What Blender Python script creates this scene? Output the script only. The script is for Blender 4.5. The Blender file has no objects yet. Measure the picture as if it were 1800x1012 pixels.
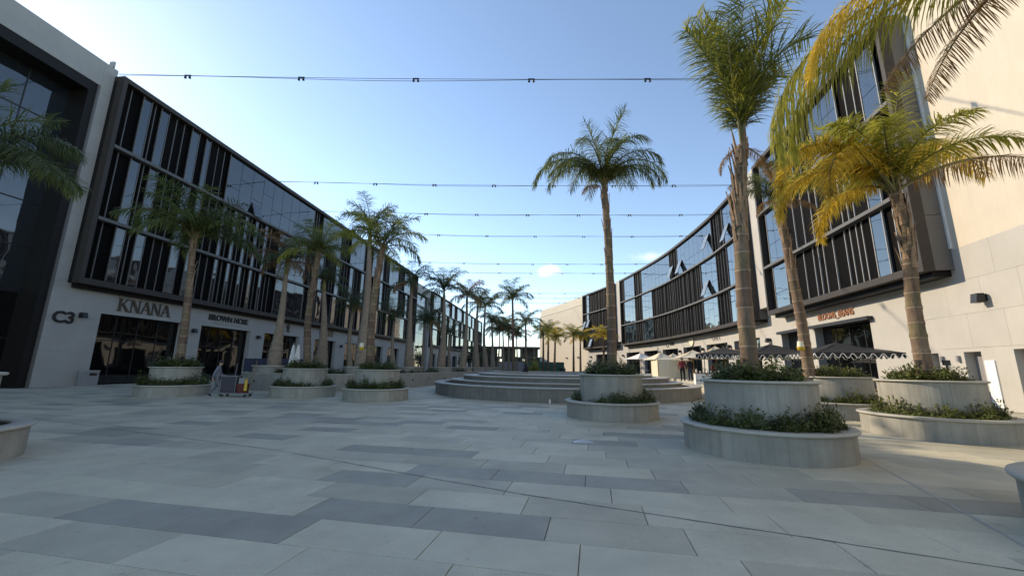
import bpy, math, random
from mathutils import Vector, Matrix
PI = math.pi
R = math.radians
SC = bpy.context.scene
COL = SC.collection

# ---------------------------------------------------------------- camera, sky, sun, exposure
CAM_H = 1.6
cam = bpy.data.cameras.new('camera')
cam.sensor_width = 36
cam.lens = 14.0
cam.clip_start = .05
cam.clip_end = 3000
camo = bpy.data.objects.new('camera', cam)
COL.objects.link(camo)
_p, _r = math.atan(138.4 / 700), math.atan(.0126)
_f = Vector((0, math.cos(_p), math.sin(_p)))
_u = Vector((0, -math.sin(_p), math.cos(_p)))
_x = Vector((1, 0, 0))
cx_ = _x * math.cos(_r) + _u * math.sin(_r)
cy_ = _u * math.cos(_r) - _x * math.sin(_r)
mw = Matrix((cx_, cy_, -_f)).transposed().to_4x4()
mw.translation = (0, 0, CAM_H)
camo.matrix_world = mw
SC.camera = camo

SUN_AZ, SUN_EL = -57.0, 27.3          # degrees, azimuth measured from +Y towards +X
world = bpy.data.worlds.new('World')
SC.world = world
world.use_nodes = True
wn = world.node_tree
wn.nodes.clear()
sky = wn.nodes.new('ShaderNodeTexSky')
sky.sky_type = 'NISHITA'
sky.sun_disc = False
sky.sun_elevation = R(SUN_EL)
sky.sun_rotation = R(SUN_AZ)
sky.altitude = 100
sky.air_density = .85
sky.dust_density = .1
sky.ozone_density = 3.4
bg = wn.nodes.new('ShaderNodeBackground')
bg.inputs['Strength'].default_value = .15
wo = wn.nodes.new('ShaderNodeOutputWorld')
# one small fair-weather cloud and a wisp in the sky, placed by direction
geo = wn.nodes.new('ShaderNodeTexCoord')
def wnode(t, **k):
    n = wn.nodes.new(t)
    for a, b in k.items():
        setattr(n, a, b)
    return n
def cloud(direction, stretch, size, soft, amount, prev):
    d = Vector(direction).normalized()
    sub = wnode('ShaderNodeVectorMath', operation='SUBTRACT')
    sub.inputs[1].default_value = d
    wn.links.new(geo.outputs['Generated'], sub.inputs[0])
    mul = wnode('ShaderNodeVectorMath', operation='MULTIPLY')
    mul.inputs[1].default_value = stretch
    wn.links.new(sub.outputs[0], mul.inputs[0])
    ln = wnode('ShaderNodeVectorMath', operation='LENGTH')
    wn.links.new(mul.outputs[0], ln.inputs[0])
    no = wnode('ShaderNodeTexNoise')
    no.inputs['Scale'].default_value = 38
    no.inputs['Detail'].default_value = 6
    wn.links.new(geo.outputs['Generated'], no.inputs['Vector'])
    ad = wnode('ShaderNodeMath', operation='MULTIPLY_ADD')
    ad.inputs[1].default_value = -size * 1.5
    wn.links.new(no.outputs['Fac'], ad.inputs[0])
    wn.links.new(ln.outputs['Value'], ad.inputs[2])
    mr = wnode('ShaderNodeMapRange')
    mr.interpolation_type = 'SMOOTHSTEP'
    mr.inputs['From Min'].default_value = size * .45
    mr.inputs['From Max'].default_value = size * (.45 - soft)
    mr.inputs['To Min'].default_value = 0
    mr.inputs['To Max'].default_value = amount
    wn.links.new(ad.outputs[0], mr.inputs['Value'])
    mx = wnode('ShaderNodeMix', data_type='RGBA')
    mx.inputs['B'].default_value = (8.0, 7.6, 7.3, 1)
    wn.links.new(mr.outputs[0], mx.inputs['Factor'])
    wn.links.new(prev, mx.inputs['A'])
    return mx.outputs['Result']
cl = cloud((.0895, .966, .236), (1, 1, 2.2), .034, 1.5, .4, sky.outputs[0])
cl = cloud((.325, .907, .258), (1, 1, 4), .05, 1.2, .16, cl)
wn.links.new(cl, bg.inputs['Color'])
wn.links.new(bg.outputs[0], wo.inputs['Surface'])

sl = bpy.data.lights.new('sun', 'SUN')
sl.energy = 2.2
sl.angle = R(.55)
sl.color = (1, .91, .79)
so = bpy.data.objects.new('sun', sl)
COL.objects.link(so)
SUN = Vector((math.sin(R(SUN_AZ)) * math.cos(R(SUN_EL)), math.cos(R(SUN_AZ)) * math.cos(R(SUN_EL)), math.sin(R(SUN_EL))))
so.rotation_euler = SUN.to_track_quat('Z', 'Y').to_euler()
so.location = SUN * 100
SC.render.engine = 'CYCLES'
SC.view_settings.view_transform = 'Standard'
SC.view_settings.look = 'None'
SC.view_settings.exposure = 1.2
SC.view_settings.gamma = 1
SC.view_settings.use_curve_mapping = False
SC.view_settings.use_white_balance = True        # camera balanced for the shade of the plaza
SC.view_settings.white_balance_temperature = 8100
SC.view_settings.white_balance_tint = 9
SC.cycles.max_bounces = 6

# ---------------------------------------------------------------- helpers
class MB:
    """collects geometry; build() links it as ONE mesh object"""
    def __init__(s):
        s.v, s.f, s.m = [], [], []
    def face(s, pts, mi=0):
        b = len(s.v)
        s.v += [tuple(p) for p in pts]
        s.f.append(tuple(range(b, b + len(pts))))
        s.m.append(mi)
    def hexa(s, p, mi=0):      # 8 corners: bottom 4 ccw, top 4 ccw
        b = len(s.v)
        s.v += [tuple(q) for q in p]
        for q in ((3, 2, 1, 0), (4, 5, 6, 7), (0, 1, 5, 4), (1, 2, 6, 5), (2, 3, 7, 6), (3, 0, 4, 7)):
            s.f.append(tuple(b + i for i in q))
            s.m.append(mi)
    def box(s, x0, x1, y0, y1, z0, z1, mi=0):
        s.hexa([(x0, y0, z0), (x1, y0, z0), (x1, y1, z0), (x0, y1, z0), (x0, y0, z1), (x1, y0, z1), (x1, y1, z1), (x0, y1, z1)], mi)
    def tube(s, path, rad, n=8, mi=0, caps=True):
        path = [Vector(p) for p in path]
        if not hasattr(rad, '__len__'):
            rad = [rad] * len(path)
        b = len(s.v)
        k = len(path)
        ref = None
        for i, p in enumerate(path):
            t = (path[min(i + 1, k - 1)] - path[max(i - 1, 0)]).normalized()
            if ref is None:
                ref = t.orthogonal().normalized()
            a = (ref - t * ref.dot(t))
            a = a.normalized() if a.length > 1e-6 else t.orthogonal().normalized()
            ref = a
            c = t.cross(a)
            for j in range(n):
                q = p + (a * math.cos(2 * PI * j / n) + c * math.sin(2 * PI * j / n)) * rad[i]
                s.v.append(tuple(q))
        for i in range(k - 1):
            for j in range(n):
                j2 = (j + 1) % n
                s.f.append((b + i * n + j, b + i * n + j2, b + (i + 1) * n + j2, b + (i + 1) * n + j))
                s.m.append(mi)
        if caps:
            s.f.append(tuple(b + j for j in range(n))[::-1])
            s.f.append(tuple(b + (k - 1) * n + j for j in range(n)))
            s.m += [mi, mi]
    def lathe(s, prof, n=48, a0=0, a1=2 * PI, mi=0, c=(0, 0), close=False):
        b = len(s.v)
        full = abs(a1 - a0 - 2 * PI) < 1e-6
        m = n if full else n + 1
        k = len(prof)
        for i in range(m):
            a = a0 + (a1 - a0) * i / n
            for r, z in prof:
                s.v.append((c[0] + r * math.cos(a), c[1] + r * math.sin(a), z))
        for i in range(n):
            i2 = (i + 1) % m
            for j in range(k if close else k - 1):
                j2 = (j + 1) % k
                s.f.append((b + i * k + j, b + i2 * k + j, b + i2 * k + j2, b + i * k + j2))
                s.m.append(mi)
        if close and not full:
            s.f.append(tuple(b + j for j in range(k))[::-1])
            s.f.append(tuple(b + n * k + j for j in range(k)))
            s.m += [mi, mi]
    def mesh(s, name, mats, smooth=False):
        me = bpy.data.meshes.new(name)
        me.from_pydata(s.v, [], s.f)
        mats = mats if isinstance(mats, (list, tuple)) else [mats]
        for m in mats:
            me.materials.append(m)
        if len(mats) > 1:
            me.polygons.foreach_set('material_index', s.m)
        if smooth:
            me.polygons.foreach_set('use_smooth', [True] * len(me.polygons))
        me.update()
        return me
    def build(s, name, mats, parent=None, smooth=False):
        return link(name, s.mesh(name, mats, smooth), parent)

def link(name, me, parent=None, loc=None, rz=None):
    o = bpy.data.objects.new(name, me)
    COL.objects.link(o)
    if parent:
        o.parent = parent
    if loc is not None:
        o.location = loc
    if rz is not None:
        o.rotation_euler = (0, 0, rz)
    return o

def tag(o, label=None, cat=None, group=None, kind=None):
    if label: o['label'] = label
    if cat: o['category'] = cat
    if group: o['group'] = group
    if kind: o['kind'] = kind
    return o

def thing(name, label, cat, loc=(0, 0, 0), rz=0, group=None):
    return tag(link(name, None, None, loc, rz), label, cat, group)

# ---------------------------------------------------------------- materials
MATS = {}
def mat(name, col, rough=.6, metal=0, var=0, vscale=4, bump=0, bscale=40, spec=.5, stretch=None, spots=0, streak=0, rnd=0, attr=None, emit=None, stain=0, bands=None):
    m = bpy.data.materials.new(name)
    m.use_nodes = True
    nt = m.node_tree
    b = nt.nodes['Principled BSDF']
    b.inputs['Roughness'].default_value = rough
    b.inputs['Metallic'].default_value = metal
    b.inputs['Specular IOR Level'].default_value = spec
    b.inputs['Base Color'].default_value = (*col, 1)
    if emit:
        b.inputs['Emission Color'].default_value = (*emit[:3], 1)
        b.inputs['Emission Strength'].default_value = emit[3]
    tc = nt.nodes.new('ShaderNodeNewGeometry').outputs['Position']
    def noise(scale, detail=5, st=None, r=.6):
        v = tc
        if st:
            mp = nt.nodes.new('ShaderNodeVectorMath')
            mp.operation = 'MULTIPLY'
            mp.inputs[1].default_value = st
            nt.links.new(tc, mp.inputs[0])
            v = mp.outputs[0]
        n = nt.nodes.new('ShaderNodeTexNoise')
        n.inputs['Scale'].default_value = scale
        n.inputs['Detail'].default_value = detail
        n.inputs['Roughness'].default_value = r
        nt.links.new(v, n.inputs['Vector'])
        return n.outputs['Fac']
    cur = None
    def value(fac, lo, hi, a=.25, z=.75):
        mr = nt.nodes.new('ShaderNodeMapRange')
        mr.inputs['From Min'].default_value = a
        mr.inputs['From Max'].default_value = z
        mr.inputs['To Min'].default_value = lo
        mr.inputs['To Max'].default_value = hi
        nt.links.new(fac, mr.inputs['Value'])
        return mr.outputs[0]
    facs = []
    if var: facs.append(value(noise(vscale, 6, stretch), 1 - var, 1 + var))
    if spots: facs.append(value(noise(130, 2), 1 - spots, 1 + spots))
    if stain:
        facs.append(value(noise(.55, 9, None, .72), 1, 1 - stain, .5, .72))
        facs.append(value(noise(6.5, 3, None, .5), 1, 1 - stain * 1.3, .66, .76))
    if streak: facs.append(value(noise(3.2, 5, (2.2, 2.2, .16)), 1 - streak, 1 + streak))
    if rnd:
        oi = nt.nodes.new('ShaderNodeObjectInfo')
        facs.append(value(oi.outputs['Random'], 1 - rnd, 1 + rnd, 0, 1))
    if attr:
        at = nt.nodes.new('ShaderNodeAttribute')
        at.attribute_name = attr
        base = at.outputs['Color']
    elif bands:
        sp = nt.nodes.new('ShaderNodeSeparateXYZ')
        nt.links.new(tc, sp.inputs[0])
        dv_ = nt.nodes.new('ShaderNodeMath'); dv_.operation = 'DIVIDE'; dv_.inputs[1].default_value = .415
        nt.links.new(sp.outputs['Z'], dv_.inputs[0])
        fl_ = nt.nodes.new('ShaderNodeMath'); fl_.operation = 'FLOOR'
        nt.links.new(dv_.outputs[0], fl_.inputs[0])
        oi2 = nt.nodes.new('ShaderNodeObjectInfo')
        ad_ = nt.nodes.new('ShaderNodeMath'); ad_.operation = 'MULTIPLY_ADD'; ad_.inputs[1].default_value = 77.7
        nt.links.new(oi2.outputs['Random'], ad_.inputs[0])
        nt.links.new(fl_.outputs[0], ad_.inputs[2])
        wh_ = nt.nodes.new('ShaderNodeTexWhiteNoise'); wh_.noise_dimensions = '1D'
        nt.links.new(ad_.outputs[0], wh_.inputs['W'])
        cr_ = nt.nodes.new('ShaderNodeValToRGB')
        cr_.color_ramp.elements[0].color = (*bands[0], 1)
        cr_.color_ramp.elements[1].color = (*bands[-1], 1)
        for q_, bc_ in enumerate(bands[1:-1]):
            el = cr_.color_ramp.elements.new((q_ + 1) / (len(bands) - 1))
            el.color = (*bc_, 1)
        nt.links.new(wh_.outputs['Value'], cr_.inputs[0])
        fr_ = nt.nodes.new('ShaderNodeMath'); fr_.operation = 'FRACT'
        nt.links.new(dv_.outputs[0], fr_.inputs[0])
        rg_ = nt.nodes.new('ShaderNodeMapRange')
        rg_.inputs['From Min'].default_value = .09
        rg_.inputs['From Max'].default_value = .05
        rg_.inputs['To Max'].default_value = .7
        nt.links.new(fr_.outputs[0], rg_.inputs['Value'])
        mx_ = nt.nodes.new('ShaderNodeMix'); mx_.data_type = 'RGBA'
        mx_.inputs['B'].default_value = (.34, .26, .19, 1)
        nt.links.new(rg_.outputs[0], mx_.inputs['Factor'])
        nt.links.new(cr_.outputs[0], mx_.inputs['A'])
        base = mx_.outputs['Result']
    else:
        rgb = nt.nodes.new('ShaderNodeRGB')
        rgb.outputs[0].default_value = (*col, 1)
        base = rgb.outputs[0]
    for fa in facs:
        mu = nt.nodes.new('ShaderNodeVectorMath')
        mu.operation = 'SCALE'
        nt.links.new(base, mu.inputs[0])
        nt.links.new(fa, mu.inputs['Scale'])
        base = mu.outputs[0]
    if facs or attr or bands:
        nt.links.new(base, b.inputs['Base Color'])
    if bump:
        bp = nt.nodes.new('ShaderNodeBump')
        bp.inputs['Strength'].default_value = bump
        bp.inputs['Distance'].default_value = .02
        nt.links.new(noise(bscale, 4), bp.inputs['Height'])
        nt.links.new(bp.outputs[0], b.inputs['Normal'])
    MATS[name] = m
    return m

def leaf_mat(name, col, tr=.35, rnd=.25, tip=None):
    m = bpy.data.materials.new(name)
    m.use_nodes = True
    nt = m.node_tree
    b = nt.nodes['Principled BSDF']
    out = nt.nodes['Material Output']
    b.inputs['Roughness'].default_value = .42
    b.inputs['Specular IOR Level'].default_value = .45
    n = nt.nodes.new('ShaderNodeTexNoise')
    n.inputs['Scale'].default_value = 3.5
    n.inputs['Detail'].default_value = 3
    g = nt.nodes.new('ShaderNodeNewGeometry')
    nt.links.new(g.outputs['Position'], n.inputs['Vector'])
    mr = nt.nodes.new('ShaderNodeMapRange')
    mr.inputs['From Min'].default_value = .3
    mr.inputs['From Max'].default_value = .7
    nt.links.new(n.outputs['Fac'], mr.inputs['Value'])
    mx = nt.nodes.new('ShaderNodeMix')
    mx.data_type = 'RGBA'
    mx.inputs['A'].default_value = (*[c * (1 - rnd) for c in col], 1)
    mx.inputs['B'].default_value = (*(tip or [c * (1 + rnd) for c in col]), 1)
    nt.links.new(mr.outputs[0], mx.inputs['Factor'])
    nt.links.new(mx.outputs['Result'], b.inputs['Base Color'])
    t = nt.nodes.new('ShaderNodeBsdfTranslucent')
    nt.links.new(mx.outputs['Result'], t.inputs['Color'])
    ms = nt.nodes.new('ShaderNodeMixShader')
    ms.inputs[0].default_value = tr
    nt.links.new(b.outputs[0], ms.inputs[1])
    nt.links.new(t.outputs[0], ms.inputs[2])
    nt.links.new(ms.outputs[0], out.inputs['Surface'])
    return m

def glass_mat(name, col, wav=.02, ior=1.55, wscale=.35):
    m = bpy.data.materials.new(name)
    m.use_nodes = True
    nt = m.node_tree
    b = nt.nodes['Principled BSDF']
    b.inputs['Base Color'].default_value = (*col, 1)
    b.inputs['Roughness'].default_value = .025
    b.inputs['IOR'].default_value = ior
    b.inputs['Coat Weight'].default_value = .6
    b.inputs['Coat Roughness'].default_value = .02
    g = nt.nodes.new('ShaderNodeNewGeometry')
    n = nt.nodes.new('ShaderNodeTexNoise')
    n.inputs['Scale'].default_value = wscale
    n.inputs['Detail'].default_value = 2
    nt.links.new(g.outputs['Position'], n.inputs['Vector'])
    bp = nt.nodes.new('ShaderNodeBump')
    bp.inputs['Strength'].default_value = 1
    bp.inputs['Distance'].default_value = wav
    nt.links.new(n.outputs['Fac'], bp.inputs['Height'])
    nt.links.new(bp.outputs[0], b.inputs['Normal'])
    nt.links.new(bp.outputs[0], b.inputs['Coat Normal'])
    return m

m_slab = mat('granite_slab', (.3, .3, .3), .62, var=.16, vscale=1.3, spots=.3, stain=.2, bump=.12, bscale=160, attr='tone', spec=.35)
m_bed = mat('joint_sand', (.15, .14, .12), .9, var=.2)
m_crack = mat('joint_filler', (.13, .125, .12), .9, var=.3, vscale=9)
m_seam = mat('joint_mortar', (.4, .38, .35), .9, var=.2, vscale=9)
m_ground = mat('far_ground', (.24, .23, .215), .9, var=.2, vscale=.3)
m_conc = mat('planter_stone', (.285, .275, .238), .75, var=.15, vscale=2.5, streak=.15, spots=.1, bump=.25, bscale=70, rnd=.07)
m_rim = mat('planter_rim', (.39, .372, .32), .6, var=.12, vscale=3, spots=.08, bump=.12, bscale=80)
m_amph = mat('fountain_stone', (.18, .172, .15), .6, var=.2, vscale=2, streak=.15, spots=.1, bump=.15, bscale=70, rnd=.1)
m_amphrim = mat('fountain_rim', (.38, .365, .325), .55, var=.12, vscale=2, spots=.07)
m_soil = mat('soil', (.035, .027, .02), .95, var=.4, vscale=12, bump=.8, bscale=25)
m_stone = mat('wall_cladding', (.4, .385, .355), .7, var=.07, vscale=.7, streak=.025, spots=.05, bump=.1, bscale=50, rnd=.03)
m_stoneL = mat('wall_cladding_shaded', (.32, .315, .3), .7, var=.08, vscale=.7, streak=.03, spots=.05, bump=.1, bscale=50, rnd=.03)  # same stone as the right wall, darkened to paint in the left side's shade
m_cream = mat('cream_plaster', (.53, .475, .39), .85, var=.05, vscale=1.1, streak=.04, bump=.25, bscale=14)
m_trim = mat('pale_trim', (.6, .6, .6), .5)
m_dark = mat('dark_cladding', (.012, .0105, .01), .5, var=.15, vscale=2, spec=.2)
m_frame = mat('box_frame', (.045, .038, .034), .55, var=.12, vscale=2, spec=.25)
m_panel = mat('black_panel', (.006, .0055, .0055), .65, rnd=.3, spec=.03)
m_mull = mat('mullion_metal', (.13, .12, .115), .45, metal=.3, rnd=.1)
m_bar = mat('floor_band_metal', (.11, .108, .106), .55, var=.08, spec=.3)
m_bar2 = mat('mullion_pale', (.3, .295, .285), .5)
m_cheek = mat('cheek_panel', (.11, .104, .098), .6, var=.06, vscale=2)
m_glass = glass_mat('window_glass', (.012, .017, .022), .03, 1.85)
m_shop = glass_mat('shop_glass', (.003, .0035, .004), .05, 1.45, .22)
m_sash = mat('open_sash_sheen', (.19, .225, .25), .12)  # glass with a pale base colour, painting in the bright sunlit sheen
m_black = mat('black_metal', (.012, .012, .013), .45)
m_white = mat('white_paint', (.78, .78, .77), .5)
m_bronze = mat('bronze_letters', (.075, .052, .036), .45, metal=.3)
m_orange = mat('orange_letters', (.3, .12, .055), .5)
m_ink = mat('black_letters', (.01, .01, .011), .5)
m_greylet = mat('grey_letters', (.33, .31, .28), .5)
m_red = mat('red_panel', (.5, .02, .025), .5)
m_cable = mat('cable', (.05, .05, .055), .6)
m_trunk = mat('palm_bark', (.15, .092, .06), .85, bands=[(.12, .075, .052), (.17, .115, .078), (.15, .118, .066), (.135, .085, .06), (.19, .135, .095)], var=.45, vscale=4, stretch=(2.2, 2.2, .5), bump=.8, bscale=18, rnd=.12)
m_trunkg = mat('palm_crownshaft', (.2, .19, .07), .6, var=.3, vscale=4, stretch=(1, 1, .3))
m_royal = mat('royal_bark', (.26, .205, .155), .85, var=.25, vscale=4, stretch=(1, 1, 1.5), bump=.5, bscale=16, rnd=.1)
m_husk = mat('dry_leaf_base', (.23, .155, .1), .9, var=.4, vscale=7, bump=.6, bscale=30, rnd=.2)
m_rachis = mat('frond_stalk', (.14, .13, .045), .6)
g_green = leaf_mat('frond_green', (.105, .15, .042), .5, .35, (.2, .23, .065))
g_deep = leaf_mat('frond_deep', (.07, .1, .04), .45, .35, (.125, .15, .055))
g_lime = leaf_mat('frond_lime', (.27, .29, .045), .6, .3, (.45, .42, .075))
g_gold = leaf_mat('frond_gold', (.62, .45, .06), .62, .25, (.75, .55, .09))
g_dry = leaf_mat('frond_dry', (.25, .14, .055), .35, .35, (.38, .22, .09))
g_shrub = leaf_mat('shrub_leaf', (.06, .09, .028), .35, .45, (.14, .17, .05))
g_shrub2 = leaf_mat('shrub_leaf_light', (.10, .13, .035), .35, .4, (.2, .22, .06))
m_twig = mat('twig', (.06, .04, .025), .9)
m_cream_cloth = mat('cream_canvas', (.72, .65, .5), .85, var=.05)
m_black_cloth = mat('black_canvas', (.018, .018, .019), .8)
m_white_cloth = mat('white_canvas', (.74, .73, .71), .85)
m_wood = mat('wood', (.28, .16, .07), .6, var=.3, vscale=6)
m_rattan = mat('rattan', (.5, .33, .15), .55, var=.25, vscale=20)
m_yellow = mat('yellow_plastic', (.6, .38, .03), .4)
m_redp = mat('red_plastic', (.1, .008, .01), .4)
m_bag = mat('cart_bag', (.055, .05, .062), .8, var=.2, vscale=10)
m_greyp = mat('grey_plastic', (.22, .22, .23), .5)
m_lampw = mat('lantern_shade', (.7, .66, .52), .5)
m_skin = mat('skin', (.36, .2, .13), .6)
m_hair = mat('hair', (.012, .009, .008), .6)
m_blue = mat('work_clothes', (.15, .165, .21), .85, var=.12, vscale=12)
m_bluel = mat('work_trousers', (.13, .135, .155), .85, var=.12, vscale=12)
m_maroon = mat('maroon_cloth', (.16, .012, .02), .8, var=.2, vscale=12)
m_navy = mat('black_cloth', (.014, .014, .017), .85)
m_denim = mat('denim', (.04, .05, .075), .85)
m_green_net = mat('green_netting', (.015, .09, .065), .8, var=.3, vscale=3)
m_rawc = mat('raw_concrete', (.09, .08, .072), .9, var=.2, vscale=2)
m_navyscreen = mat('navy_screen', (.02, .025, .06), .6)
m_paper = mat('paper', (.42, .44, .45), .4)

# ---------------------------------------------------------------- facade frames
class Straight:
    def __init__(s, p0, az, side):
        s.p0 = Vector((p0[0], p0[1], 0))
        s.t = Vector((math.sin(R(az)), math.cos(R(az)), 0))
        s.n = Vector((math.cos(R(az)), -math.sin(R(az)), 0)) * side
    def P(s, a, off, z):
        q = s.p0 + s.t * a + s.n * off
        return Vector((q.x, q.y, z))
    def T(s, a):
        return s.t
    step = 1e9
class Curve:
    step = 2.2
    def __init__(s, pts):
        P = [Vector(p) for p in pts]
        P = [2 * P[0] - P[1]] + P + [2 * P[-1] - P[-2]]
        s.c = []
        for i in range(1, len(P) - 2):
            a, b, c, d = P[i - 1:i + 3]
            for k in range(40):
                t = k / 40
                s.c.append(.5 * ((2 * b) + (c - a) * t + (2 * a - 5 * b + 4 * c - d) * t * t + (3 * b - a - 3 * c + d) * t ** 3))
        s.c.append(P[-2])
        s.s = [0]
        for i in range(1, len(s.c)):
            s.s.append(s.s[-1] + (s.c[i] - s.c[i - 1]).length)
        j = min(range(len(s.c)), key=lambda i: abs(s.c[i].y - 19.3))
        o = s.s[j]
        s.s = [q - o for q in s.s]
    def at(s, a):
        import bisect
        i = min(max(bisect.bisect(s.s, a) - 1, 0), len(s.c) - 2)
        k = (a - s.s[i]) / (s.s[i + 1] - s.s[i])
        p = s.c[i].lerp(s.c[i + 1], k) if 0 <= k <= 1 else s.c[i] + (s.c[i + 1] - s.c[i]) * k
        lo, hi = max(i - 12, 0), min(i + 13, len(s.c) - 1)
        t = (s.c[hi] - s.c[lo]).normalized()
        return p, t
    def P(s, a, off, z):
        p, t = s.at(a)
        return Vector((p.x - t.y * off, p.y + t.x * off, z))
    def T(s, a):
        t = s.at(a)[1]
        return Vector((t.x, t.y, 0))

FL = Straight((-28.83, 25.02), 5.74, 1)
FLB = Straight((FL.p0 + FL.n * .8)[:2], 5.74, 1)
FR = Curve([(16.2, 3), (18.0, 10.0), (19.2, 14.5), (20.55, 19.3), (21.7, 25), (23.35, 34.6), (24.9, 43), (26.0, 51), (26.6, 62), (26.45, 72), (24.9, 88), (23.2, 97), (19.8, 110), (14.6, 128), (8.5, 146)])

def fbox(mb, F, s0, s1, o0, o1, z0, z1, mi=0):
    n = max(1, math.ceil((s1 - s0) / F.step))
    for i in range(n):
        a, b = s0 + (s1 - s0) * i / n, s0 + (s1 - s0) * (i + 1) / n
        q = [F.P(a, o0, 0), F.P(a, o1, 0), F.P(b, o1, 0), F.P(b, o0, 0)]
        mb.hexa([(p.x, p.y, z0) for p in q] + [(p.x, p.y, z1) for p in q], mi)
def fpart(name, F, s0, s1, o0, o1, z0, z1, m, parent):
    mb = MB()
    fbox(mb, F, s0, s1, o0, o1, z0, z1)
    return mb.build(name, m, parent)

def tilted_pane(F, s0, s1, off, z0, z1, deg, m, parent, name='open_sash'):
    mb = MB()
    h = z1 - z0
    o2 = off + math.sin(R(deg)) * h
    zb = z1 - math.cos(R(deg)) * h
    th = .05
    p = [F.P(s0, o2, zb), F.P(s1, o2, zb), F.P(s1, off, z1), F.P(s0, off, z1)]
    q = [F.P(s0, o2 + th, zb), F.P(s1, o2 + th, zb), F.P(s1, off + th, z1), F.P(s0, off + th, z1)]
    mb.hexa(p + q)
    o = mb.build(name, m, parent)
    fm = MB()
    for a, b in ((0, 1), (1, 2), (2, 3), (3, 0)):
        fm.tube([p[a], p[b]], .035, 4)
    fm.build('sash_frame', m_mull, o)
    return o

def upper_box(bld, F, s0, s1, zb, zt, floors, near_cheek=True, depth=1.3, seed=0, mull=m_mull, fin=0):
    """dark box of three storeys that stands proud of the wall: shell, floor bands, panes, panels, mullions"""
    rn = random.Random(seed)
    zs = [f['z'] for f in floors]
    fpart('roof_edge_beam', F, s0, s1, -depth - .4, 0, zt - .35, zt, m_frame, bld)
    fpart('bottom_edge_beam', F, s0, s1, -.5, 0, zb, zb + .38, m_frame, bld)
    fpart('soffit', F, s0 + .25, s1 - .25, -depth + .003, -.5, zb - .28, zb + .1, m_dark, bld)
    fpart('end_post', F, s0, s0 + .28, -.5, .002, zb + .38, zt - .35, m_frame, bld)
    fpart('end_post', F, s1 - .28, s1, -.5, .002, zb + .38, zt - .35, m_frame, bld)
    for e, nm in ((s0, 1), (s1 - .12, 0)):
        k = 5 if nm else 1
        for j in range(k):
            fpart('cheek_panel', F, e, e + .12, -depth + .004, -.5, zb + (zt - zb - .35) * j / k + .012, zb + (zt - zb - .35) * (j + 1) / k - .012, m_cheek if nm and near_cheek else m_dark, bld)
    # dark backing behind everything
    fpart('backing_wall', F, s0 + .12, s1 - .12, -depth + .003, -.75, zb + .1, zt - .35, m_dark, bld)
    bands = [zb + .38] + zs[1:] + [zt - .35]
    for z in zs[1:]:
        fpart('floor_band', F, s0 + .28, s1 - .28, -.5, .03, z - .11, z + .11, m_bar, bld)
    for i, f in enumerate(floors):
        lo = bands[i] + (0 if i == 0 else .11)
        hi = bands[i + 1] - (0 if i == len(floors) - 1 else .11)
        pos = s0 + .28
        gl = sorted(f['glass'])
        segs = []
        for a, b in gl:
            if a > pos + .05: segs.append((pos, a, 0))
            segs.append((a, b, 1))
            pos = b
        if pos < s1 - .33: segs.append((pos, s1 - .28, 0))
        for a, b, g in segs:
            if g:
                n = max(1, round((b - a) / 1.55))
                for k in range(n):
                    x0, x1 = a + (b - a) * k / n, a + (b - a) * (k + 1) / n
                    cuts = [lo, hi] if b - a < 1.2 else [lo, lo + (hi - lo) * rn.choice((.36, .36, .62)), hi]
                    for c0, c1 in zip(cuts, cuts[1:]):
                        fpart('window_pane', F, x0 + .022, x1 - .022, -.36, -.30, c0 + .02, c1 - .02, m_glass, bld)
                for e in (a, b):
                    fpart('mullion', F, e - .028, e + .028, -.36, -.27 + fin, lo, hi, mull, bld)
            else:
                marks = [m for m in f.get('lines', []) if a + .2 < m < b - .2]
                if not marks and b - a > 1.7:
                    n = max(1, round((b - a) / f.get('pitch', 1.0)))
                    w = (b - a) / n
                    marks = [a + w * (k + .5) + rn.choice((-.33, -.2, 0, .2, .33)) * w for k in range(n)]
                    marks = [m for m in marks if a + .15 < m < b - .15]
                ed = [a] + marks + [b]
                for x0, x1 in zip(ed, ed[1:]):
                    fpart('black_panel', F, x0 + .02, x1 - .02, -.6, -.5 + rn.choice((0, .02, .04)), lo + .01, hi - .01, m_panel, bld)
                for x in marks:
                    fpart('mullion', F, x - .026, x + .026, -.5, -.4 + fin, lo, hi, mull, bld)

def wall_with_openings(bld, F, s0, s1, off, th, z0, z1, ops, m, name='wall'):
    mb = MB()
    pos = s0
    for a, b, zb, zt in sorted(ops):
        if a > pos: fbox(mb, F, pos, a, off - th, off, z0, z1)
        fbox(mb, F, a, b, off - th, off, zt, z1)
        if zb > z0: fbox(mb, F, a, b, off - th, off, z0, zb)
        pos = b
    if pos < s1: fbox(mb, F, pos, s1, off - th, off, z0, z1)
    return mb.build(name, m, bld)

def shopfront(bld, F, a, b, off, zt, glass=m_shop, door=True, transom=3.1):
    """recessed glazed shop front: reveal, panes, frame bars"""
    o = off - .62
    n = max(2, round((b - a) / 1.7))
    w = (b - a) / n
    fpart('shop_interior', F, a, b, o - .9, o - .5, 0, zt, m_black, bld)
    for k in range(n):
        for c0, c1 in ((.06, transom), (transom, zt)):
            fpart('shop_pane', F, a + w * k + .03, a + w * (k + 1) - .03, o - .03, o, c0 + .03, c1 - .03, glass, bld)
    for k in range(n + 1):
        fpart('shop_mullion', F, a + w * k - .03, a + w * k + .03, o - .06, o + .03, .06, zt, m_black, bld)
    fpart('shop_transom', F, a, b, o - .05, o + .045, transom - .03, transom + .03, m_black, bld)
    fpart('shop_threshold', F, a, b, o - .1, o + .05, .0, .06, m_black, bld)

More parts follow.
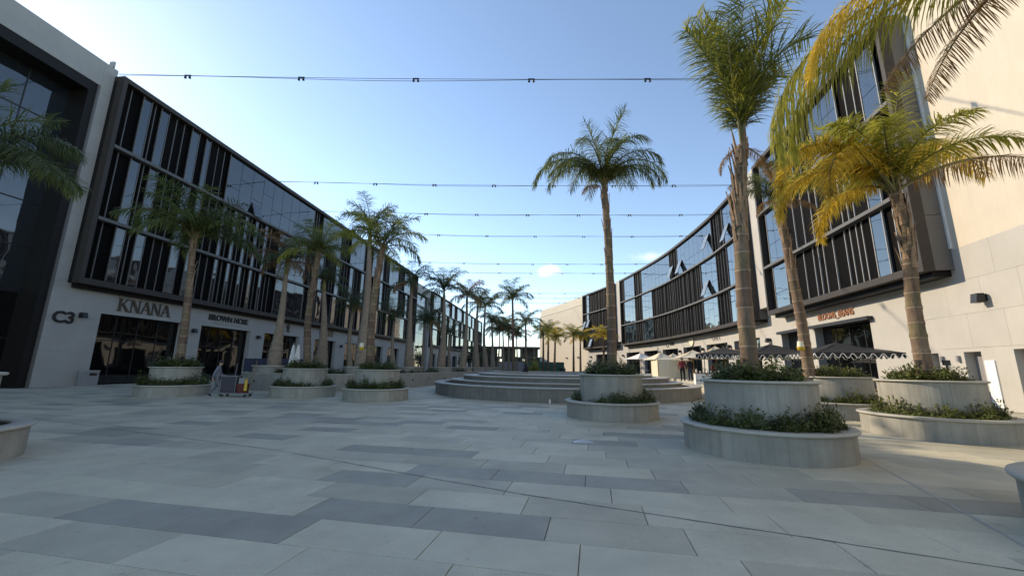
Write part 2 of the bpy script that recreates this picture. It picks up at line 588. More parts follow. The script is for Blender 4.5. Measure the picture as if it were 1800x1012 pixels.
def wall_lamp(F, s, off, z, label, group, big=1):
    p = F.P(s, off, z)
    t = F.T(s)
    n = F.P(s, off + 1, z) - p
    rz = math.atan2(n.y, n.x)
    o = thing('wall_lamp', label, 'wall lamp', p, rz, group)
    mb = MB()
    mb.box(.001, .05, -.1 * big, .1 * big, -.14 * big, .14 * big)
    mb.build('back_plate', m_black, o)
    mb = MB()
    mb.box(.05, .16, -.03, .03, .04, .1)
    mb.build('arm', m_black, o)
    mb = MB()
    mb.hexa([(.14, -.15 * big, -.2 * big), (.42 * big, -.15 * big, -.2 * big), (.42 * big, .15 * big, -.2 * big), (.14, .15 * big, -.2 * big), (.14, -.15 * big, .16 * big), (.36 * big, -.15 * big, .16 * big), (.36 * big, .15 * big, .16 * big), (.14, .15 * big, .16 * big)])
    mb.build('lamp_head', m_black, o)
    return o

def text_mesh(body, size, ext, width=1.0, bold=0, shear=0, spacing=1.0):
    c = bpy.data.curves.new('lettering', 'FONT')
    c.body = body
    c.size = size
    c.extrude = ext
    c.offset = bold
    c.shear = shear
    c.space_character = spacing
    c.align_x = 'CENTER'
    c.resolution_u = 3
    o = bpy.data.objects.new('lettering', c)
    COL.objects.link(o)
    dg = bpy.context.evaluated_depsgraph_get()
    me = bpy.data.meshes.new_from_object(o.evaluated_get(dg))
    bpy.data.objects.remove(o)
    bpy.data.curves.remove(c)
    if width != 1:
        for v in me.vertices:
            v.co.x *= width
    return me
def sign_matrix(F, s, off, z, flip):
    t = F.T(s) * (-1 if flip else 1)
    up = Vector((0, 0, 1))
    n = t.cross(up)
    m = Matrix((t, up, n)).transposed().to_4x4()
    m.translation = F.P(s, off, z)
    return m
def sign_root(F, s, off, z, flip, label):
    o = thing('shop_sign', label, 'sign')
    o.matrix_world = sign_matrix(F, s, off, z, flip)
    return o
def sign_text(F, s, off, z, flip, body, size, m, label, **k):
    o = sign_root(F, s, off, z, flip, label)
    me = text_mesh(body, size, .03, **k)
    me.materials.clear()
    me.materials.append(m)
    link('lettering', me, o, (0, 0, .035))
    return o
def poly_prism(mb, pts, z0, z1):
    n = len(pts)
    b = len(mb.v)
    mb.v += [(x, y, z0) for x, y in pts] + [(x, y, z1) for x, y in pts]
    mb.f.append(tuple(range(b, b + n))[::-1])
    mb.f.append(tuple(range(b + n, b + 2 * n)))
    mb.m += [0, 0]
    for i in range(n):
        j = (i + 1) % n
        mb.f.append((b + i, b + j, b + n + j, b + n + i))
        mb.m.append(0)
def stroke(mb, x0, y0, x1, y1, w, z0=.005, z1=.07):
    d = Vector((x1 - x0, y1 - y0))
    d.normalize()
    # horizontal ends: thickness measured along x for steep strokes
    if abs(d.y) > .3:
        h = w / 2 / abs(d.y)
        poly_prism(mb, [(x0 - h, y0), (x0 + h, y0), (x1 + h, y1), (x1 - h, y1)], z0, z1)
    else:
        poly_prism(mb, [(x0, y0 - w / 2), (x1, y1 - w / 2), (x1, y1 + w / 2), (x0, y0 + w / 2)], z0, z1)
def serif_letter(ch):
    """serif capital 1 unit high; returns builder and advance width"""
    mb = MB()
    T, t, sf = .17, .06, .05
    def serif(x, y, w=.34):
        poly_prism(mb, [(x - w / 2, y), (x + w / 2, y), (x + w / 2, y + sf), (x - w / 2, y + sf)], .004, .072)
    if ch == 'K':
        stroke(mb, .17, 0, .17, 1, T)
        stroke(mb, .26, .44, .72, 1, t)
        stroke(mb, .38, .58, .8, 0, T)
        serif(.17, 0); serif(.17, .95); serif(.74, .95, .3); serif(.8, 0, .32)
        return mb, .98
    if ch == 'N':
        stroke(mb, .16, 0, .16, 1, t)
        stroke(mb, .2, 1, .74, 0, T)
        stroke(mb, .78, 0, .78, 1, t)
        serif(.16, 0, .28); serif(.14, .95, .24); serif(.78, .95, .28)
        return mb, .98
    stroke(mb, .12, 0, .42, 1, t)
    stroke(mb, .47, 1, .8, 0, T)
    stroke(mb, .24, .34, .68, .34, t)
    serif(.12, 0, .26); serif(.8, 0, .34)
    return mb, .95

# ---------------------------------------------------------------- ground and paving
gm = MB()
gm.face([(-900, -300, -.06), (900, -300, -.06), (900, 1500, -.06), (-900, 1500, -.06)])
tag(gm.build('ground', m_ground), 'pale dusty ground stretching beyond the plaza', kind='structure')
pm = MB()
pm.face([(-60, -16, -.02), (60, -16, -.02), (60, 140, -.02), (-60, 140, -.02)])
paving = tag(pm.build('plaza_paving', m_bed), 'plaza floor of pale and dark grey granite slabs in staggered rows', kind='structure')
rng = random.Random(11)
TH = R(11.6)
E1 = Vector((math.sin(TH), math.cos(TH)))      # along the rows' normal (into the picture)
E2 = Vector((math.cos(TH), -math.sin(TH)))     # across
def on_left_wall(x, y):
    return (Vector((x, y, 0)) - FL.p0).dot(FL.n)
slabs = []
SW, SD = 1.352, .621
for k in range(-24, 128):
    v0 = 3.5 + SD * k
    shift = -.17 - .338 * k
    dark_run = rng.random() < .5
    for j in range(-60, 60):
        u0 = shift + SW * j - SW * round((shift) / SW)
        c = E2 * (u0 + SW / 2) + E1 * (v0 + SD / 2)
        d = on_left_wall(c.x, c.y)
        if d < -1 or d > 62 or c.y < -9 or c.y > 84 or c.x > 24:
            continue
        t = rng.random()
        g = rng.uniform(-.02, .02)
        if t < .12: tone = (.315 + g, .3 + g, .245 + g)
        elif t < .38: tone = (.4 + g, .372 + g, .288 + g)
        elif t < .72: tone = (.475 + g, .436 + g, .332 + g)
        else: tone = (.515 + g, .472 + g, .358 + g)
        slabs.append((u0, v0, tone, c))
# slabs that show dark in the foreground of the photograph
KN = [(-4.2, 3.5, 0), (-5.55, 3.5, 0), (-1.86, 4.12, 0), (-3.2, 4.12, 0), (-2.86, 3.5, 1), (-1.5, 3.5, 1), (-.17, 3.5, 1), (-.5, 4.12, 2), (.84, 4.12, 1), (-.82, 4.74, 2), (.5, 4.74, 1), (-2.2, 4.74, 1), (1.17, 3.5, 2), (1.9, 4.74, 1), (-4.57, 4.12, 1)]
TONES = [(.3, .288, .238), (.505, .465, .355), (.43, .39, .296)]
def slab_mesh(lst, name):
    v, f, col = [], [], []
    for u0, v0, tone, c in lst:
        gx = .004
        zz = rng.uniform(-.0018, .0012)
        b = len(v)
        q = [E2 * uu + E1 * vv for uu, vv in ((u0 + gx, v0 + gx), (u0 + SW - gx, v0 + gx), (u0 + SW - gx, v0 + SD - gx), (u0 + gx, v0 + SD - gx))]
        q2 = [E2 * uu + E1 * vv for uu, vv in ((u0 + gx + .003, v0 + gx + .003), (u0 + SW - gx - .003, v0 + gx + .003), (u0 + SW - gx - .003, v0 + SD - gx - .003), (u0 + gx + .003, v0 + SD - gx - .003))]
        v += [(p.x, p.y, -.03) for p in q] + [(p.x, p.y, zz - .003) for p in q] + [(p.x, p.y, zz) for p in q2]
        f += [(b + 8, b + 9, b + 10, b + 11)]
        for lv in (0, 4):
            for i in range(4):
                j = (i + 1) % 4
                f.append((b + lv + i, b + lv + j, b + lv + 4 + j, b + lv + 4 + i))
        col += [(*tone, 1)] * 12
    me = bpy.data.meshes.new(name)
    me.from_pydata(v, [], f)
    at = me.color_attributes.new('tone', 'FLOAT_COLOR', 'POINT')
    at.data.foreach_set('color', [x for c in col for x in c])
    me.materials.append(m_slab)
    return me
fixed = []
for s in slabs:
    tone = s[2]
    for a, b, i in KN:
        if abs(s[0] - a) < .3 and abs(s[1] - b) < .1:
            tone = TONES[i]
    fixed.append((s[0], s[1], tone, s[3]))
def in_view(c):
    return c.y > 1.9 and abs(c.x) < c.y * 1.45 + .9
near = sorted([s for s in fixed if in_view(s[3])], key=lambda s: s[3].length)[:300]
nid = set(id(s) for s in near)
for s in near:
    link('paving_slab', slab_mesh([s], 'paving_slab'), paving)
tag(link('paving_slabs', slab_mesh([s for s in fixed if id(s) not in nid], 'paving_slabs'), paving), kind='stuff')
def ribbon(name, pts, w, m, wob=.02, seed=1, z=.0035):
    rr = random.Random(seed)
    mb = MB()
    L = []
    for (x0, y0), (x1, y1) in zip(pts, pts[1:]):
        n = max(2, int(math.hypot(x1 - x0, y1 - y0) / .12))
        for i in range(n):
            L.append(Vector((x0 + (x1 - x0) * i / n, y0 + (y1 - y0) * i / n)))
    off = 0
    L2 = []
    for p in L:
        off = off * .85 + rr.uniform(-wob, wob) * .5
        L2.append(p + Vector((-.4, .9)) * off)
    for a, b in zip(L2, L2[1:]):
        d = (b - a).normalized()
        n = Vector((-d.y, d.x)) * w / 2 * rr.uniform(.5, 1.25)
        mb.face([(a.x - n.x, a.y - n.y, z), (b.x - n.x, b.y - n.y, z), (b.x + n.x, b.y + n.y, z), (a.x + n.x, a.y + n.y, z)])
    return mb.build(name, m, paving)
ribbon('expansion_joint', [(-13.5, 11.8), (-4.5, 8.03), (.03, 5.59), (3.15, 4.19), (4.6, 3.5)], .02, m_crack)
ribbon('expansion_joint', [(7.4, 9.6), (6.77, 8.19), (5.08, 4.55), (4.5, 3.4)], .035, m_seam, .004, 2)

# ---------------------------------------------------------------- left building
lb = thing('retail_block', 'long dark-glazed retail block with pale stone ground floor along the left side', 'building', FL.P(0, 0, 0))
lb_inv = Matrix.Translation(-lb.location)
_link = link
def adopt(root):
    """children were modelled in world space: keep them there"""
    inv = Matrix.Translation(-Vector(root.location))
    for c in root.children:
        c.matrix_parent_inverse = inv
WT = .45
l_shops = [(2.6, 8.95), (10.75, 16.75), (18.8, 24.9), (28.2, 33.5), (36.2, 42), (44.2, 50), (52.2, 58)]
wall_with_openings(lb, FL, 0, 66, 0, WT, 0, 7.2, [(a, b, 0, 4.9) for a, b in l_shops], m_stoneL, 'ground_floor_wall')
for a, b in l_shops:
    shopfront(lb, FL, a, b, 0, 4.9)
# stone cladding joints on the pier: courses of slabs
for k in range(10):
    z1_ = min(k * 2.22 + 2.208, 22.28)
    fpart('cladding_course', FL, -.42, (.25 if k > 2 else 2.55), 0, .022, k * 2.22 + .006, min(z1_, 6.25) if k == 2 else z1_, m_stoneL, lb)
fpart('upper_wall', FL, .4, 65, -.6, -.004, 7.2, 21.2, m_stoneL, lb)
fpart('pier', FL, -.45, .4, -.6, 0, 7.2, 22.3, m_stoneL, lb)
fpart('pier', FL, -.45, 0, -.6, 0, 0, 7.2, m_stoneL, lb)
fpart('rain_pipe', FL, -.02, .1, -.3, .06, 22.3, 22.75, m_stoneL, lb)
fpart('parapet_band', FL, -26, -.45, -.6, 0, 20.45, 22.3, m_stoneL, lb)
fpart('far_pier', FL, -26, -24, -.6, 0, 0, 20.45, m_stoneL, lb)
# glazed atrium beside the pier
fpart('atrium_trim', FL, -.56, -.42, -.3, .03, 0, 20.45, m_mull, lb)
fpart('atrium_frame', FL, -1.0, -.56, -1.6, -.05, 0, 20.45, m_dark, lb)
fpart('atrium_frame', FL, -24, -.95, -1.6, -.05, 19.75, 20.45, m_dark, lb)
fpart('atrium_back', FL, -24, -.95, -2.2, -1.9, 0, 19.75, m_black, lb)
for i in range(8):
    for j in range(7):
        s1 = -.95 - i * 2.15
        z0 = .1 + j * 2.82
        fpart('curtain_wall_pane', FL, s1 - 2.15 + .03, s1 - .03, -1.52, -1.47, z0 + .03, z0 + 2.79, m_glass if j > 1 else m_shop, lb)
for j in range(1, 7):
    fpart('curtain_wall_rail', FL, -24, -.95, -1.6, -1.43, .1 + j * 2.82 - .035, .1 + j * 2.82 + .035, m_black, lb)
for i in range(1, 8):
    fpart('curtain_wall_post', FL, -.95 - i * 2.15 - .03, -.95 - i * 2.15 + .03, -1.6, -1.44, .1, 19.75, m_black, lb)
near_g = [(1.62, 2.25), (3.02, 3.66), (5.75, 6.45), (7.18, 7.62)]
near_l = [.85, 2.65, 4.42, 5.12, 8.55, 9.3]
strips = [(9.95 + 1.4 * k, 9.95 + 1.4 * k + .34) for k in range(5)]
LFL = [
    dict(z=6.5, glass=near_g + strips + [(18.1, 23.1), (26, 27), (29.7, 30.6), (33.5, 34.5), (37.2, 38.1), (41, 44.4), (48, 49), (52, 57), (60, 61.5)], lines=near_l + [10.9, 12.3, 13.7, 15.1, 16.6, 17.2], pitch=1.0),
    dict(z=11.0, glass=near_g + strips + [(17.9, 22.9), (25.8, 26.7), (29.85, 30.8), (33.75, 34.7), (37.4, 38.3), (44.5, 45.5), (49, 53), (57, 58)], lines=near_l + [10.9, 12.3, 13.7, 15.1, 16.6], pitch=1.0),
    dict(z=16.2, glass=near_g + [(9.9, 23.7), (25.75, 30.6), (33.5, 37.9), (41, 45.4), (48.2, 52.5), (56, 60)], lines=near_l, pitch=1.0)]
for fl_, z_ in zip(LFL, (6.6, 11.15, 16.45)):
    fl_['z'] = z_
    fl_['glass'] = [(a * 1.017 + .37, b * 1.017 + .37) for a, b in fl_['glass']]
    fl_['lines'] = [a * 1.017 + .37 for a in fl_['lines']]
upper_box(lb, FLB, .28, 65, 6.6, 21.75, LFL, near_cheek=False, depth=.8, seed=3)
for o_ in [c for c in lb.children if c.name.startswith(('cheek_panel', 'soffit'))]:
    pass
for f in (6.5,):
    tilted_pane(FLB, 13.8, 14.9, -.28, 16.4, 17.9, 18, m_glass, lb)
# white portal and the second dark box further along
fpart('portal_pier', FL, 65, 66.2, -.6, .25, 0, 20.6, m_stoneL, lb)
fpart('portal_lintel', FL, 66.2, 75.6, -.6, .25, 18.4, 20.6, m_stoneL, lb)
fpart('portal_pier', FL, 75.6, 76.6, -.6, .25, 0, 20.6, m_stoneL, lb)
for i in range(4):
    for j in range(6):
        fpart('portal_pane', FL, 66.2 + i * 2.35 + .03, 66.2 + (i + 1) * 2.35 - .03, -.4, -.34, j * 3.06 + .04, (j + 1) * 3.06 - .04, m_glass, lb)
l2 = [(79 + 8 * k, 84.6 + 8 * k) for k in range(9)]
wall_with_openings(lb, FL, 76.6, 152, 0, WT, 0, 7.2, [(a, b, 0, 4.7) for a, b in l2], m_stoneL, 'ground_floor_wall')
for a, b in l2:
    shopfront(lb, FL, a, b, 0, 4.7)
rn = random.Random(5)
def rand_glass(s0, s1, big, small, seed):
    rr = random.Random(seed)
    out = []
    p = s0 + 2
    while p < s1 - 6:
        w = rr.choice((big, small))
        out.append((p, p + w))
        p += w + rr.uniform(2.5, 5)
    return out
upper_box(lb, FLB, 77.2, 152, 6.6, 20.6, [dict(z=6.5, glass=rand_glass(77, 152, 4, 1, 1), pitch=1.9), dict(z=11, glass=rand_glass(77, 152, 4, 1, 2), pitch=1.9), dict(z=16, glass=rand_glass(77, 152, 6, 3, 3), pitch=1.9)], near_cheek=False, seed=8, depth=.8)
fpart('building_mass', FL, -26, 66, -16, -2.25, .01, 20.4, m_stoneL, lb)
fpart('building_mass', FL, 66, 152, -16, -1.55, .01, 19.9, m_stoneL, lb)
adopt(lb)

# signs on the left wall
kn = sign_root(FL, 3.5, .024, 5.22, False, 'large bronze serif lettering on the left wall beside the pier numbered C3')
x = 0
for ch in 'KNANA':
    mb, adv = serif_letter(ch)
    mb.v = [(vx * .92 + x + vy * .16 * 0, vy * .92, vz) for vx, vy, vz in mb.v]
    mb.build('letter', m_bronze, kn)
    x += adv * .92 * .9
sign_text(FL, 13.7, .01, 5.5, False, 'BROWN NOSE', .72, m_ink, 'heavy black two-word lettering above the second shop opening on the left wall', bold=.022, spacing=1.0)
st_ = sign_root(FL, 13.7, .01, 5.18, False, 'thin line of tiny illegible lettering beneath the heavy black two-word sign')
rr = random.Random(2)
x = -1.75
while x < 1.75:
    mb = MB()
    w_ = rr.uniform(.05, .11)
    mb.box(x, x + w_, 0, .13 * rr.uniform(.8, 1), .005, .03)
    mb.build('letter', m_greylet, st_)
    x += w_ + (.05 if rr.random() < .85 else .16)
lf = sign_root(FL, 21.9, .01, 5.3, False, 'gold palm leaf emblem above the third shop opening on the left wall')
for k in range(7):
    mb = MB()
    a = R(150 - k * 20)
    poly_prism(mb, [(.9 - k * .1, 0), (.9 - k * .1 + math.cos(a) * .5 - .05, math.sin(a) * .5 + .3), (.9 - k * .1 + math.cos(a) * .9, math.sin(a) * .8 + .22), (1.0 - k * .1, .04)], .005, .05)
    mb.build('leaf_blade', m_bronze, lf)
cr = sign_root(FL, 29.6, .01, 5.35, False, 'dark ring emblem with a bronze plate above the fourth shop opening on the left')
mb = MB()
mb.lathe([(.42, .005), (.5, .005), (.5, .05), (.42, .05)], 24, close=True, c=(0, .5))
mb.build('ring', m_ink, cr)
mb = MB()
mb.box(1.6, 2.9, .1, .95, .005, .05)
mb.build('plate', m_bronze, cr)
for s_, lab in ((39, 'small grey lettering plate above the fifth shop opening on the left'), (47, 'small grey lettering plate above the sixth shop opening on the left')):
    so_ = sign_root(FL, s_, .01, 5.3, False, lab)
    mb = MB()
    mb.box(-1, 1, 0, .8, .005, .04)
    mb.build('plate', m_greylet, so_)
c3 = sign_text(FL, .48, .024, 4.02, False, 'C3', 1.02, m_ink, 'black building number on the stone pier at the left', bold=.03)
for s_, z_, lab in ((1.38, 4.62, 'black box lamp on the pier right of the building number'), (9.9, 4.35, 'black box lamp between the two widest left shop openings'), (17.7, 4.35, 'black box lamp left of the gold leaf emblem'), (26.4, 4.3, 'black box lamp between the third and fourth left openings'), (34.8, 4.3, 'black box lamp beyond the fourth left opening'), (43.1, 4.3, 'black box lamp beyond the fifth left opening')):
    wall_lamp(FL, s_, .024 if s_ < 2 else 0, z_, lab, 'lamps on the left wall')

# ---------------------------------------------------------------- right building
rb = thing('retail_block', 'curved cream retail block with dark glazed boxes along the right side', 'building', FR.P(0, -1.3, 0))
r_ops = [(-20, -14.5, 0, 2.6), (-2.75, -2.0, 0, 2.6), (-.41, .5, 0, 2.57), (1.98, 2.56, 0, 2.57), (6.64, 12.92, 0, 4.96), (14.1, 18.46, 0, 4.96), (23.2, 30, 0, 4.96), (31.9, 38.2, 0, 4.98), (40.1, 46.5, 0, 5), (48.6, 54.6, 0, 5), (56.6, 62.65, 0, 5), (64.9, 71.5, 0, 5), (79, 87.2, 0, 5)]
wall_with_openings(rb, FR, -27, 92.3, -1.3, .55, 0, 7.55, r_ops, m_stone, 'ground_floor_wall')
for a, b, z0, z1 in r_ops[4:]:
    shopfront(rb, FR, a, b, -1.3, z1)
    fpart('reveal_panel', FR, b - .012, b - .002, -1.9, -1.32, 0, z1, m_greyp, rb)
for a, b, z0, z1 in r_ops[1:4]:
    fpart('service_door', FR, a, b, -1.85, -1.7, 0, z1, m_greyp, rb)
fpart('upper_wall', FR, -27, .02, -1.95, -1.296, 7.55, 24.5, m_cream, rb)
fpart('corner_trim', FR, -.1, .02, -1.294, -1.2, 7.6, 24, m_trim, rb)
fpart('upper_wall', FR, .02, 17.8, -1.95, -1.32, 7.55, 21.3, m_stone, rb)
fpart('white_pier', FR, 17.8, 20.6, -1.95, -.55, 7.55, 21.9, m_stone, rb)
fpart('upper_wall', FR, 20.6, 71.2, -1.95, -1.32, 7.55, 21.3, m_stone, rb)
fpart('white_pier', FR, 71.2, 74.2, -1.95, -.55, 7.55, 21.7, m_stone, rb)
fpart('upper_wall', FR, 74.2, 92.3, -1.95, -1.32, 7.55, 21.3, m_stone, rb)
# cladding courses on the blank near wall
for k in range(3):
    for j in range(6):
        fpart('cladding_slab', FR, -9.6 + j * 1.9 + (k % 2) * .9, -9.6 + (j + 1) * 1.9 + (k % 2) * .9 - .008, -1.3, -1.286, 2.75 + k * 1.6 + .004, 2.75 + (k + 1) * 1.6 - .004, m_stone, rb)
zf = [6.55, 10.95, 16.2]
upper_box(rb, FR, 0, 17.6, 6.55, 21.4, [
    dict(z=zf[0], glass=[(2.6, 3.6), (13.96, 16.25)], lines=[1.94, 4.6, 5.12, 5.74, 6.31, 7.61, 8.77, 9.42, 10.06, 11.32, 12.6], pitch=1),
    dict(z=zf[1], glass=[(2.4, 3.5), (13.9, 16.5)], lines=[1.6, 5.02, 5.61, 6.21, 7.53, 8.81, 9.6, 10.8, 12.06], pitch=1),
    dict(z=zf[2], glass=[(1.2, 2.6), (5, 8.2), (13.5, 16.6)], lines=[3.4, 4.2, 9.4, 10.2, 11.3, 12.2], pitch=1)], seed=12, mull=m_bar2)
upper_box(rb, FR, 20.7, 71.1, 6.55, 21.4, [
    dict(z=zf[0], glass=[(24.6, 27.4), (31, 35.8), (55.5, 60.2), (63.6, 69.3)], pitch=.85),
    dict(z=zf[1], glass=[(24.7, 27.1), (30.5, 35.7), (55.5, 60.3), (63.6, 69.4)], pitch=.85),
    dict(z=zf[2], glass=[(24.6, 27.5), (31.2, 44.1), (47.3, 60.1), (63.6, 69.1)], pitch=.9)], seed=21, fin=.06)
upper_box(rb, FR, 74.3, 92.2, 6.55, 21.4, [dict(z=zf[0], glass=[(86, 87)], pitch=.95), dict(z=11.5, glass=[(89, 90)], pitch=.95), dict(z=16.0, glass=[(88.6, 90)], pitch=.95)], seed=23)
for s_, z_ in ((45.8, 16.4), (42.2, 16.4), (32, 17.3), (25.6, 16.4), (33.2, 11.2), (90.5, 11.9), (88.2, 12.1), (87, 6.9)):
    tilted_pane(FR, s_, s_ + 1.3, -.26, z_, z_ + 2.1, 20, m_sash, rb)
# blank wall at the far end with taller set-back
fpart('far_wall', FR, 92.3, 128, -2.2, -1.3, 0, 19.4, m_cream, rb)
fpart('far_wall_top', FR, 92.3, 128, -2.6, -1.75, 19.4, 21.9, m_cream, rb)
fpart('far_wall_coping', FR, 92.3, 128, -2.3, -1.22, 19.3, 19.5, m_rim, rb)
fpart('building_mass', FR, -27, 128, -14, -2.65, .01, 20.9, m_stone, rb)
for k in range(20):
    mb = MB()
    p = FR.P(93 + k * 1.7, -2.2, 21.9)
    mb.tube([p, p + Vector((0, 0, .5 + .5 * rn.random()))], .03, 5)
    mb.build('starter_bar', m_cable, rb)
fpart('white_cabinet_door', FR, -1.05, -.56, -1.29, -1.24, .1, 2.15, m_white, rb)
fpart('awning_box', FR, 6.3, 13.1, -1.29, -.95, 4.85, 5.08, m_black, rb)
fpart('awning_box', FR, 13.8, 18.6, -1.29, -.95, 4.85, 5.08, m_black, rb)
adopt(rb)

sign_text(FR, 10.05, -1.29, 5.42, True, 'BLOOMS_BEANS', .68, m_orange, 'orange spaced capital lettering above the café opening on the right wall', width=.82, bold=.012, spacing=1.02)
ph = sign_text(FR, 50.6, -1.29, 5.62, True, 'hania', .75, m_ink, 'small black word with a ring emblem on the curved right wall', bold=.03)
mb = MB()
mb.lathe([(.5, .005), (.62, .005), (.62, .06), (.5, .06)], 24, close=True, c=(-1.9, .3))
mb.build('ring', m_ink, ph)
rs = sign_root(FR, 43.2, -1.29, 5.95, True, 'pale round sign disc with dark edge above a shop on the curved right wall')
mb = MB()
mb.lathe([(.001, .12), (.82, .12), (.9, .005)], 28)
mb.build('disc', m_cream_cloth, rs)
mb = MB()
mb.lathe([(.84, .0), (.94, .0), (.94, .14), (.84, .14)], 28, close=True)
mb.build('edge', m_greylet, rs)
sg = sign_text(FR, 35, -1.29, 5.45, True, 'CINZ L', .75, m_greylet, 'thin grey lettering under a small emblem left of the red sign', width=1.1)
mb = MB()
mb.lathe([(.2, .005), (.28, .005), (.28, .05), (.2, .05)], 16, close=True, c=(0, 1.1))
mb.build('emblem', m_greylet, sg)
sg2 = sign_text(FR, 59.6, -1.29, 5.6, True, 'O i', .8, m_greylet, 'faint grey ring lettering left of the small black word on the curved wall')
sg3 = sign_text(FR, 68.2, -1.29, 5.6, True, 'P', .7, m_greylet, 'single faint grey letter above the furthest shop of the middle dark box')
rsn = sign_root(FR, 27.6, -1.29, 5.7, True, 'small red square sign on the right wall half behind the tallest palm trunk')
mb = MB()
mb.box(-.45, .45, -.45, .45, .005, .09)
mb.build('plate', m_red, rsn)
mb = MB()
mb.lathe([(.12, .091), (.2, .091), (.2, .11), (.12, .11)], 16, a0=PI * .9, a1=PI * 2.2, close=True)
mb.build('mark', m_white, rsn)
sign_text(FR, 83, -1.29, 5.5, True, 'bake', .8, m_maroon, 'dark red word above the far shop by the blank cream wall', bold=.03)
for s_, z_, lab in ((-1.25, 4.95, 'large black lamp high on the blank wall at the right edge'), (20.8, 4.5, 'black lamp on the right wall just right of the red sign'), (31, 4.4, 'black lamp on the right wall left of the red sign'), (39.2, 4.45, 'black lamp left of the thin grey lettering on the curved wall'), (47.5, 4.45, 'black lamp right of the small black word on the curved wall'), (55.6, 4.45, 'black lamp left of the small black word on the curved wall'), (63.8, 4.45, 'black lamp under the faint ring lettering on the curved wall'), (73, 4.45, 'black lamp on the far white pier of the curved wall'), (90, 4.5, 'black lamp beside the far shop by the blank wall'), (98, 4.5, 'right one of the two lamps on the far blank cream wall'), (106, 4.5, 'left one of the two lamps on the far blank cream wall')):
    wall_lamp(FR, s_, -1.3, z_, lab, 'lamps on the right wall', 1.15)
for s_, lab in ((.78, 'small grey wall box beside the right service door'), (1.72, 'small grey wall box between the two service doors')):
    p = FR.P(s_, -1.3, 2.25)
    o = thing('wall_box', lab, 'wall box', p, math.atan2(-1, 0))
    mb = MB()
    fbox(mb, FR, s_ - .06, s_ + .06, -1.3, -1.18, 2.1, 2.4)
    c = mb.build('casing', m_greyp, o)
    c.matrix_parent_inverse = (Matrix.Translation(p) @ Matrix.Rotation(o.rotation_euler[2], 4, 'Z')).inverted()

# ---------------------------------------------------------------- terrace and steps at the right, fountain, retaining wall
def slabprism(name, pts, z0, z1, m, label):
    mb = MB()
    n = len(pts)
    b = [(x, y, z0) for x, y in pts]
    t = [(x, y, z1) for x, y in pts]
    mb.face(t)
    for i in range(n):
        j = (i + 1) % n
        mb.face([b[i], b[j], t[j], t[i]])
    return tag(mb.build(name, m), label, kind='structure')
def edge(y0, y1, off, n=10, e=1.31):
    # strip between a line 'off' metres out from the facade and the wall
    ss = [y0 + (y1 - y0) * i / n for i in range(n + 1)]
    a = [FR.P(s, off, 0) for s in ss]
    w = [FR.P(s, -e, 0) for s in ss][::-1]
    return [(p.x, p.y) for p in a] + [(p.x, p.y) for p in w]
slabprism('cafe_step', [(p[0], p[1]) for p in edge(-.2, 8, 5.6)][:11] + edge(-.2, 8, 5.6)[11:], -.02, .15, m_rim, 'low pale stone step before the right-hand café terrace')
slabprism('cafe_terrace', edge(.3, 8.2, 5.2), -.02, .3, m_rim, 'pale stone café terrace along the right wall')
slabprism('cafe_terrace', edge(8.2, 58, 8.5, 20), -.02, .7, m_rim, 'raised pale stone café terrace below the curved right wall')

AM = (3.42, 26.79)
fo = thing('stepped_fountain', 'wide round stepped stone fountain in the middle of the plaza', 'fountain', (AM[0], AM[1], 0))
def ring_wall(root, Rr, z0, z1, th, panels, m, mr, a0=0, a1=2 * PI, rim=.06, pn='facing_panel'):
    mb = MB()
    mb.lathe([(Rr - .03, z0), (Rr - .03, z1), (Rr - th, z1), (Rr - th, z0)], 96, a0=a0, a1=a1, close=True)
    mb.build('ring_wall', m, root)
    mb = MB()
    mb.lathe([(Rr + rim, z1 + .005), (Rr + rim + .015, z1 + .035), (Rr + rim, z1 + .065), (Rr - th - .02, z1 + .065), (Rr - th - .02, z1 + .005)], 96, a0=a0, a1=a1, close=True)
    mb.build('rim', mr, root)
    mb = MB()
    w = (a1 - a0) / panels
    g = .006 / Rr
    mb.lathe([(Rr - .03, z0), (Rr, z0), (Rr, z1), (Rr - .03, z1)], 3, a0=g, a1=w - g, close=True)
    me = mb.mesh(pn, m)
    for k in range(panels):
        p = link(pn, me, root, rz=a0 + w * k)
        q = 1 + random.Random(k * 7 + panels).uniform(-.0012, .0012)
        p.scale = (q, q, 1)
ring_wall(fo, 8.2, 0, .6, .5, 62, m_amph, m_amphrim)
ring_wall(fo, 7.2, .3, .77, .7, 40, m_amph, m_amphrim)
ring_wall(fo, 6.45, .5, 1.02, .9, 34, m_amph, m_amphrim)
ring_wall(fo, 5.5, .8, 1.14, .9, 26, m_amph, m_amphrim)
mb = MB()
mb.lathe([(.001, .42), (7.7, .42)], 64)
mb.build('basin_floor', m_amph, fo)
mb = MB()
mb.lathe([(.001, 1.08), (4.65, 1.08)], 48)
mb.build('upper_floor', m_amphrim, fo)
f2 = thing('stepped_fountain', 'second round stepped fountain further down the plaza', 'fountain', (4.5, 50, 0))
ring_wall(f2, 8, 0, .75, .5, 50, m_amph, m_amphrim)
ring_wall(f2, 6.8, .5, 1.0, .7, 36, m_amph, m_amphrim)
mb = MB()
mb.lathe([(.001, .6), (7.5, .6)], 48)
mb.build('basin_floor', m_amph, f2)

